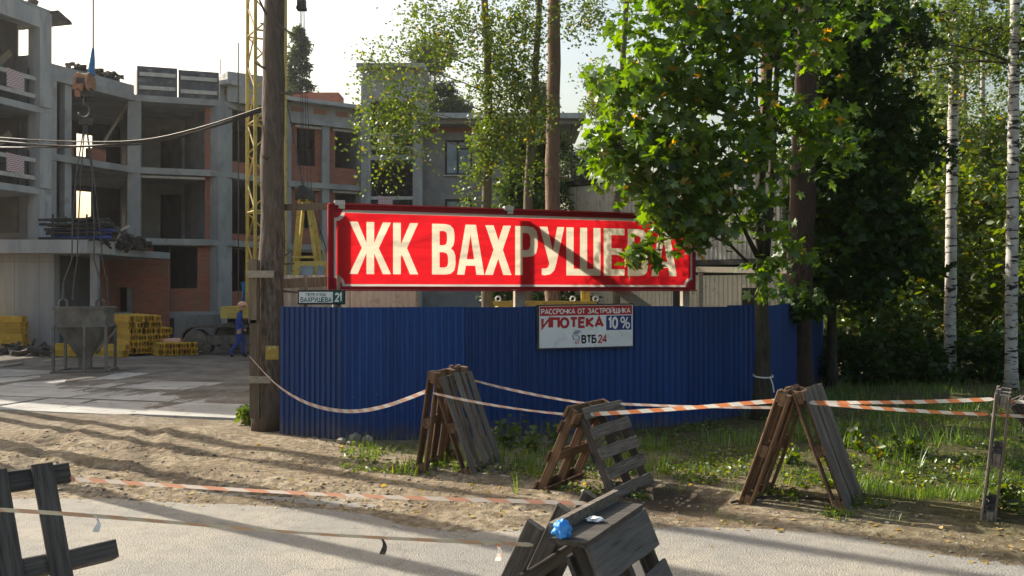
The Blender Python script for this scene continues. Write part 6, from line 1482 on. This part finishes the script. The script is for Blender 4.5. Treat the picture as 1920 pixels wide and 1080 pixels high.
for sk_i, (px_, Y_, s_) in enumerate(((1610,19.5,.8), (1680,20.5,1.0), (1740,19.8,.8), (1850,20,.9), (1560,21.5,.9), (1920,20.5,.8), (1648,22,1.0), (1800,22,1.0))):
    g = gp_(px_, Y_); bl = [((g.x+rr.uniform(-.5,.5)*s_, g.y+rr.uniform(-.4,.4), .3+.9*s_*rr.random()), (.5*s_,.5,.3*s_), 16, 10, .35, .3) for q in range(7)]
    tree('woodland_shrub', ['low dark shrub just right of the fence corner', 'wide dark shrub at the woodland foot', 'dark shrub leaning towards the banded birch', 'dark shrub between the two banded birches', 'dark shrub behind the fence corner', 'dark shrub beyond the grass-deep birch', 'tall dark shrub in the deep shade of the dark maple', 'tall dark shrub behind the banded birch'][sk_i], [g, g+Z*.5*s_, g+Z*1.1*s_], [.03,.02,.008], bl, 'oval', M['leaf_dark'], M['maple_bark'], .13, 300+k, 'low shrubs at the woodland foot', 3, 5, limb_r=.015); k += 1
# pines beyond the left edge whose trunks and crowns throw the stripes of shade over the gateway
for k, (x, y, r_) in enumerate(((-12.3,17.9,.16), (-10.4,15.9,.13), (-8.7,13.4,.15), (-9.9,14.0,.12), (-7.4,11.3,.14))):
    g = Vector((x, y, gz(x, y)-.05)); tree('pine_tree', ['pine at the yard edge by the haul slabs', 'pine at the road side left of the gateway', 'pine left of the haul slabs', 'slim pine behind the verge left of the gateway', 'slim pine on the near verge'][k], [g, g+Z*8, g+Vector((.2,0,16)), g+Vector((.3,0,27))], [r_, r_*.9, r_*.75, .03],
        pinecrown(x, y, 22, 27, 1.6, 9, 60+k, 40), 'needle', M['needle'], M['pine_red'], .13, 60+k, 'tall pines', 4, 10)

# ------------------------------------------------------------------ grass, weeds, stones, litter
rng = np.random.RandomState(9)
def scatter(polys, seed):
    rs = np.random.RandomState(seed); out = []
    for (x0, x1, y0, y1, n) in polys:
        px = rs.uniform(x0, x1, n); py = rs.uniform(y0, y1, n); Y = CH*F/(py-HZ); X = (px-960)/F*Y; out.append(np.stack([X, Y], 1))
    return np.concatenate(out)
def clumpy(xy, thr, seed, sc=1.3):
    w = np.array([mnoise.noise(Vector((x*sc, y*sc, seed))) for x, y in xy]); return xy[w > thr]
def blades(pts, hmin, hmax, seed, wscale=1.0):
    rs = np.random.RandomState(seed); n = len(pts); z = gh(pts[:,0], pts[:,1]); h = rs.uniform(hmin, hmax, n)
    a = rs.uniform(0, 2*np.pi, n); lean = rs.uniform(.05, .6, n)
    t = np.stack([np.cos(a)*lean, np.sin(a)*lean, np.ones(n)], 1); t /= np.linalg.norm(t, axis=1, keepdims=True)
    b = np.stack([-np.sin(a), np.cos(a), np.zeros(n)], 1)*(.6*wscale); nz = np.cross(t, b)
    return np.column_stack([pts, z-.01]), h, np.stack([t, b, nz], -1)
parts = []
for polys, thr, sc, h0, h1, sd_ in (
    ([(1240,1640,800,930,3600), (1560,1920,810,960,6400), (1600,2000,880,950,4500)], .10, 1.7, .04, .15, 1),
    ([(1560,2000,790,900,1700)], .24, 1.6, .12, .36, 2),
    ([(1180,1560,745,850,5200), (1500,2000,720,800,9000)], -.02, 1.2, .06, .22, 3),
    ([(980,1260,830,905,1500), (640,1000,815,890,1700)], .12, 2.2, .06, .22, 4),
    ([(690,780,855,895,420), (960,1040,860,930,420), (1120,1240,850,900,300), (545,700,818,832,350)], .0, 2.0, .08, .24, 5),
    ([(1300,1700,930,985,500), (700,1400,880,930,260)], .18, 2.0, .04, .12, 6)):
    q = clumpy(scatter(polys, sd_), thr, sd_*3.1, sc); q = q[~((q[:,1] > 12.3+.22*(q[:,0]+2.4)) & (q[:,0] < 3.6))]
    parts.append(blades(q, h0, h1, sd_))
gp2 = np.concatenate([p[0] for p in parts]); gs = np.concatenate([p[1] for p in parts]); gf = np.concatenate([p[2] for p in parts])
me = leafmesh('grass', gp2, gs, 'blade', 1, frames=gf); me.materials.append(M['grass']); go = bpy.data.objects.new('grass', me); COL.objects.link(go); tag(go, 'uneven green grass on the verge right of the gateway', 'grass', kind='stuff')
q = clumpy(scatter([(1180,1600,770,940,9000), (1540,2000,770,975,12000), (960,1260,840,930,2500), (640,960,835,890,1500)], 51), -.05, 7.7, 1.5); q = q[~((q[:,1] > 12.3+.22*(q[:,0]+2.4)) & (q[:,0] < 3.6))]
rsg = np.random.RandomState(52)
me = leafmesh('ground_cover', np.column_stack([q, gh(q[:,0], q[:,1]) + rsg.uniform(.005,.07,len(q))]), rsg.uniform(.025,.065,len(q)), 'oval', 53, 2.2); me.materials.append(M['leaf_wood']); o = bpy.data.objects.new('ground_cover', me); COL.objects.link(o); tag(o, 'low broad-leaved ground cover among the grass', 'ground cover', kind='stuff')
def weed(label, x, y, h, n, leaf, mat, size, seed, spread=.18, name='weed'):
    rs = np.random.RandomState(seed); z = gz(x, y); root = thing(name, label, 'plant', (x, y, z))
    mb = MB(); pts = []
    for k in range(n):
        a = rs.uniform(0, 6.28); q = rs.uniform(.2, 1)*spread; hh_ = h*rs.uniform(.5, 1); b = Vector((x+q*math.cos(a), y+q*math.sin(a), z+hh_)); c = bez((x+q*.25*math.cos(a), y+q*.25*math.sin(a), z-.01), b, (0,0,.05), 4); mb.tube(c, [.006,.005,.004,.003,.002], 4)
        for i in range(7): pts.append(np.array(c[0].lerp(b, rs.uniform(.25,1.0))) + rs.normal(size=3)*.03)
    mb.build('stem', M['grass'], root)
    me = leafmesh('leaves', np.array(pts)-np.array((x,y,z)), rs.uniform(.6,1.3,len(pts))*size, leaf, seed, .8); me.materials.append(mat); o = bpy.data.objects.new('leaves', me); COL.objects.link(o); o.parent = root; tag(o, kind='stuff')
for k, (px_, py_, h, n, sz, sp_, lab) in enumerate(((462,797,.36,11,.11,.14,'bright green weed at the foot of the gate post'), (552,812,.25,8,.09,.14,'small weed between the pine and the fence'), (955,838,.42,14,.10,.25,'dark nettle clump against the fence right of the tall pallets'), (1000,850,.36,12,.09,.22,'nettle clump against the fence beside the low pallets'), (1045,835,.35,9,.09,.2,'ferny weed against the fence behind the low pallets'), (1150,860,.26,9,.08,.2,'weed growing under the low pallet pair'), (1075,880,.28,9,.08,.2,'weed growing among sticks under the low pallets'), (1640,880,.38,8,.08,.16,'upright weed right of the pair in the grass'), (1700,870,.34,10,.09,.2,'leafy weed in the sunlit grass'), (1610,865,.5,6,.10,.1,'tall single weed in the sunlit grass'), (1350,760,.5,14,.1,.3,'weed clump in shade before the fence end'), (1290,790,.3,10,.1,.25,'low weed clump in shade before the fence'), (1475,880,.22,9,.08,.2,'weed growing inside the pair in the grass'), (1905,955,.3,8,.08,.15,'weed at the foot of the edge-on pallet'))):
    g = G(px_, py_); weed(lab, g.x, g.y, h, n, 'oval', M['leaf_wood'], sz, 400+k, sp_)
for k, (px0, py0, px1, py1) in enumerate(((1010,915,1080,885), (1015,922,1060,880), (1370,948,1480,940), (1480,942,1580,950))):
    a = G(px0, py0); b = G(px1, py1); a.z = gz(a.x,a.y)+.02; b.z = gz(b.x,b.y)+.03; mb = MB(); mb.tube(bez(a, b, (0,.05,.03), 4), [.014,.014,.012,.01,.006], 5); tag(mb.build('fallen_stick', M['twig']), 'thin dry stick lying under the pallets', 'stick', 'sticks under the pallets')
# stones and clods (countless), a few bigger rubble pieces by the fence
mb = MB(); rs = random.Random(33)
ico = [(0,0,1),(.89,0,.45),(.28,.85,.45),(-.72,.53,.45),(-.72,-.53,.45),(.28,-.85,.45),(.72,.53,-.45),(-.28,.85,-.45),(-.89,0,-.45),(-.28,-.85,-.45),(.72,-.53,-.45),(0,0,-1)]
icf = [(0,1,2),(0,2,3),(0,3,4),(0,4,5),(0,5,1),(1,6,2),(2,7,3),(3,8,4),(4,9,5),(5,10,1),(6,7,2),(7,8,3),(8,9,4),(9,10,5),(10,6,1),(11,7,6),(11,8,7),(11,9,8),(11,10,9),(11,6,10)]
xy = scatter([(-40,1000,790,960,900), (900,1920,930,1050,420), (0,480,680,800,250)], 14)
for x, y in xy:
    s = rs.uniform(.004, .014)*(2.0 if rs.random() < .06 else 1); z = gz(x, y)
    mb.add([(x+p[0]*s*rs.uniform(.7,1.3), y+p[1]*s*rs.uniform(.7,1.3), z+s*.3+p[2]*s*.7*rs.uniform(.7,1.2)) for p in ico], icf)
for (a, b) in RUTS[:3]:
    for k in range(260):
        t = rs.random(); q = rs.gauss(0, .28); x = a[0]+(b[0]-a[0])*t+q*.4; y = a[1]+(b[1]-a[1])*t+q; s = rs.uniform(.006, .024)
        if road_d(x, y) < .25: continue
        z = gz(x, y); mb.add([(x+p[0]*s*rs.uniform(.6,1.4), y+p[1]*s*rs.uniform(.6,1.4), z+s*.15+p[2]*s*.6*rs.uniform(.6,1.2)) for p in ico], icf, 1)
tag(mb.build('gravel', [M['stone'], M['clod']]), 'loose small stones scattered over the sandy gateway', 'gravel', kind='stuff')
for k, (px_, py_, s) in enumerate(((665,826,.10), (690,828,.08), (640,832,.07), (710,822,.06), (655,835,.05))):
    g = G(px_, py_); o = MB(); o.add([(p[0]*s*rs.uniform(.7,1.4), p[1]*s*rs.uniform(.7,1.3), p[2]*s*.8) for p in ico], icf); q = o.build('stone', M['stone']); q.location = (g.x, g.y, gz(g.x, g.y)+s*.4); tag(q, 'fist-sized grey stone at the foot of the blue fence', 'stone', 'stones by the fence foot')
xy = scatter([(500,1920,850,1060,520), (-40,600,820,960,160)], 15); rs2 = np.random.RandomState(4)
me = leafmesh('fallen_leaves', np.column_stack([xy, gh(xy[:,0], xy[:,1])+.012]), rs2.uniform(.03,.07,len(xy)), 'oval', 5, 6.0); me.materials.append(M['dry_leaf']); lo = bpy.data.objects.new('fallen_leaves', me); COL.objects.link(lo); tag(lo, 'dry leaves scattered on the ground', 'leaves', kind='stuff')

# ------------------------------------------------------------------ thin haze volume added to imitate veiling lens glare
hz = MB(); hz.box((0, 170, 14), (830, 680, 33)); hm_, hnt, hout = newmat('air')
pv = N(hnt, 'ShaderNodeVolumePrincipled'); pv.inputs['Density'].default_value = 0.0003; pv.inputs['Anisotropy'].default_value = 0.6; pv.inputs['Color'].default_value = (0.92,0.95,1,1)
hnt.links.new(pv.outputs[0], hout.inputs['Volume'])
tag(hz.build('haze', hm_), kind='stuff')
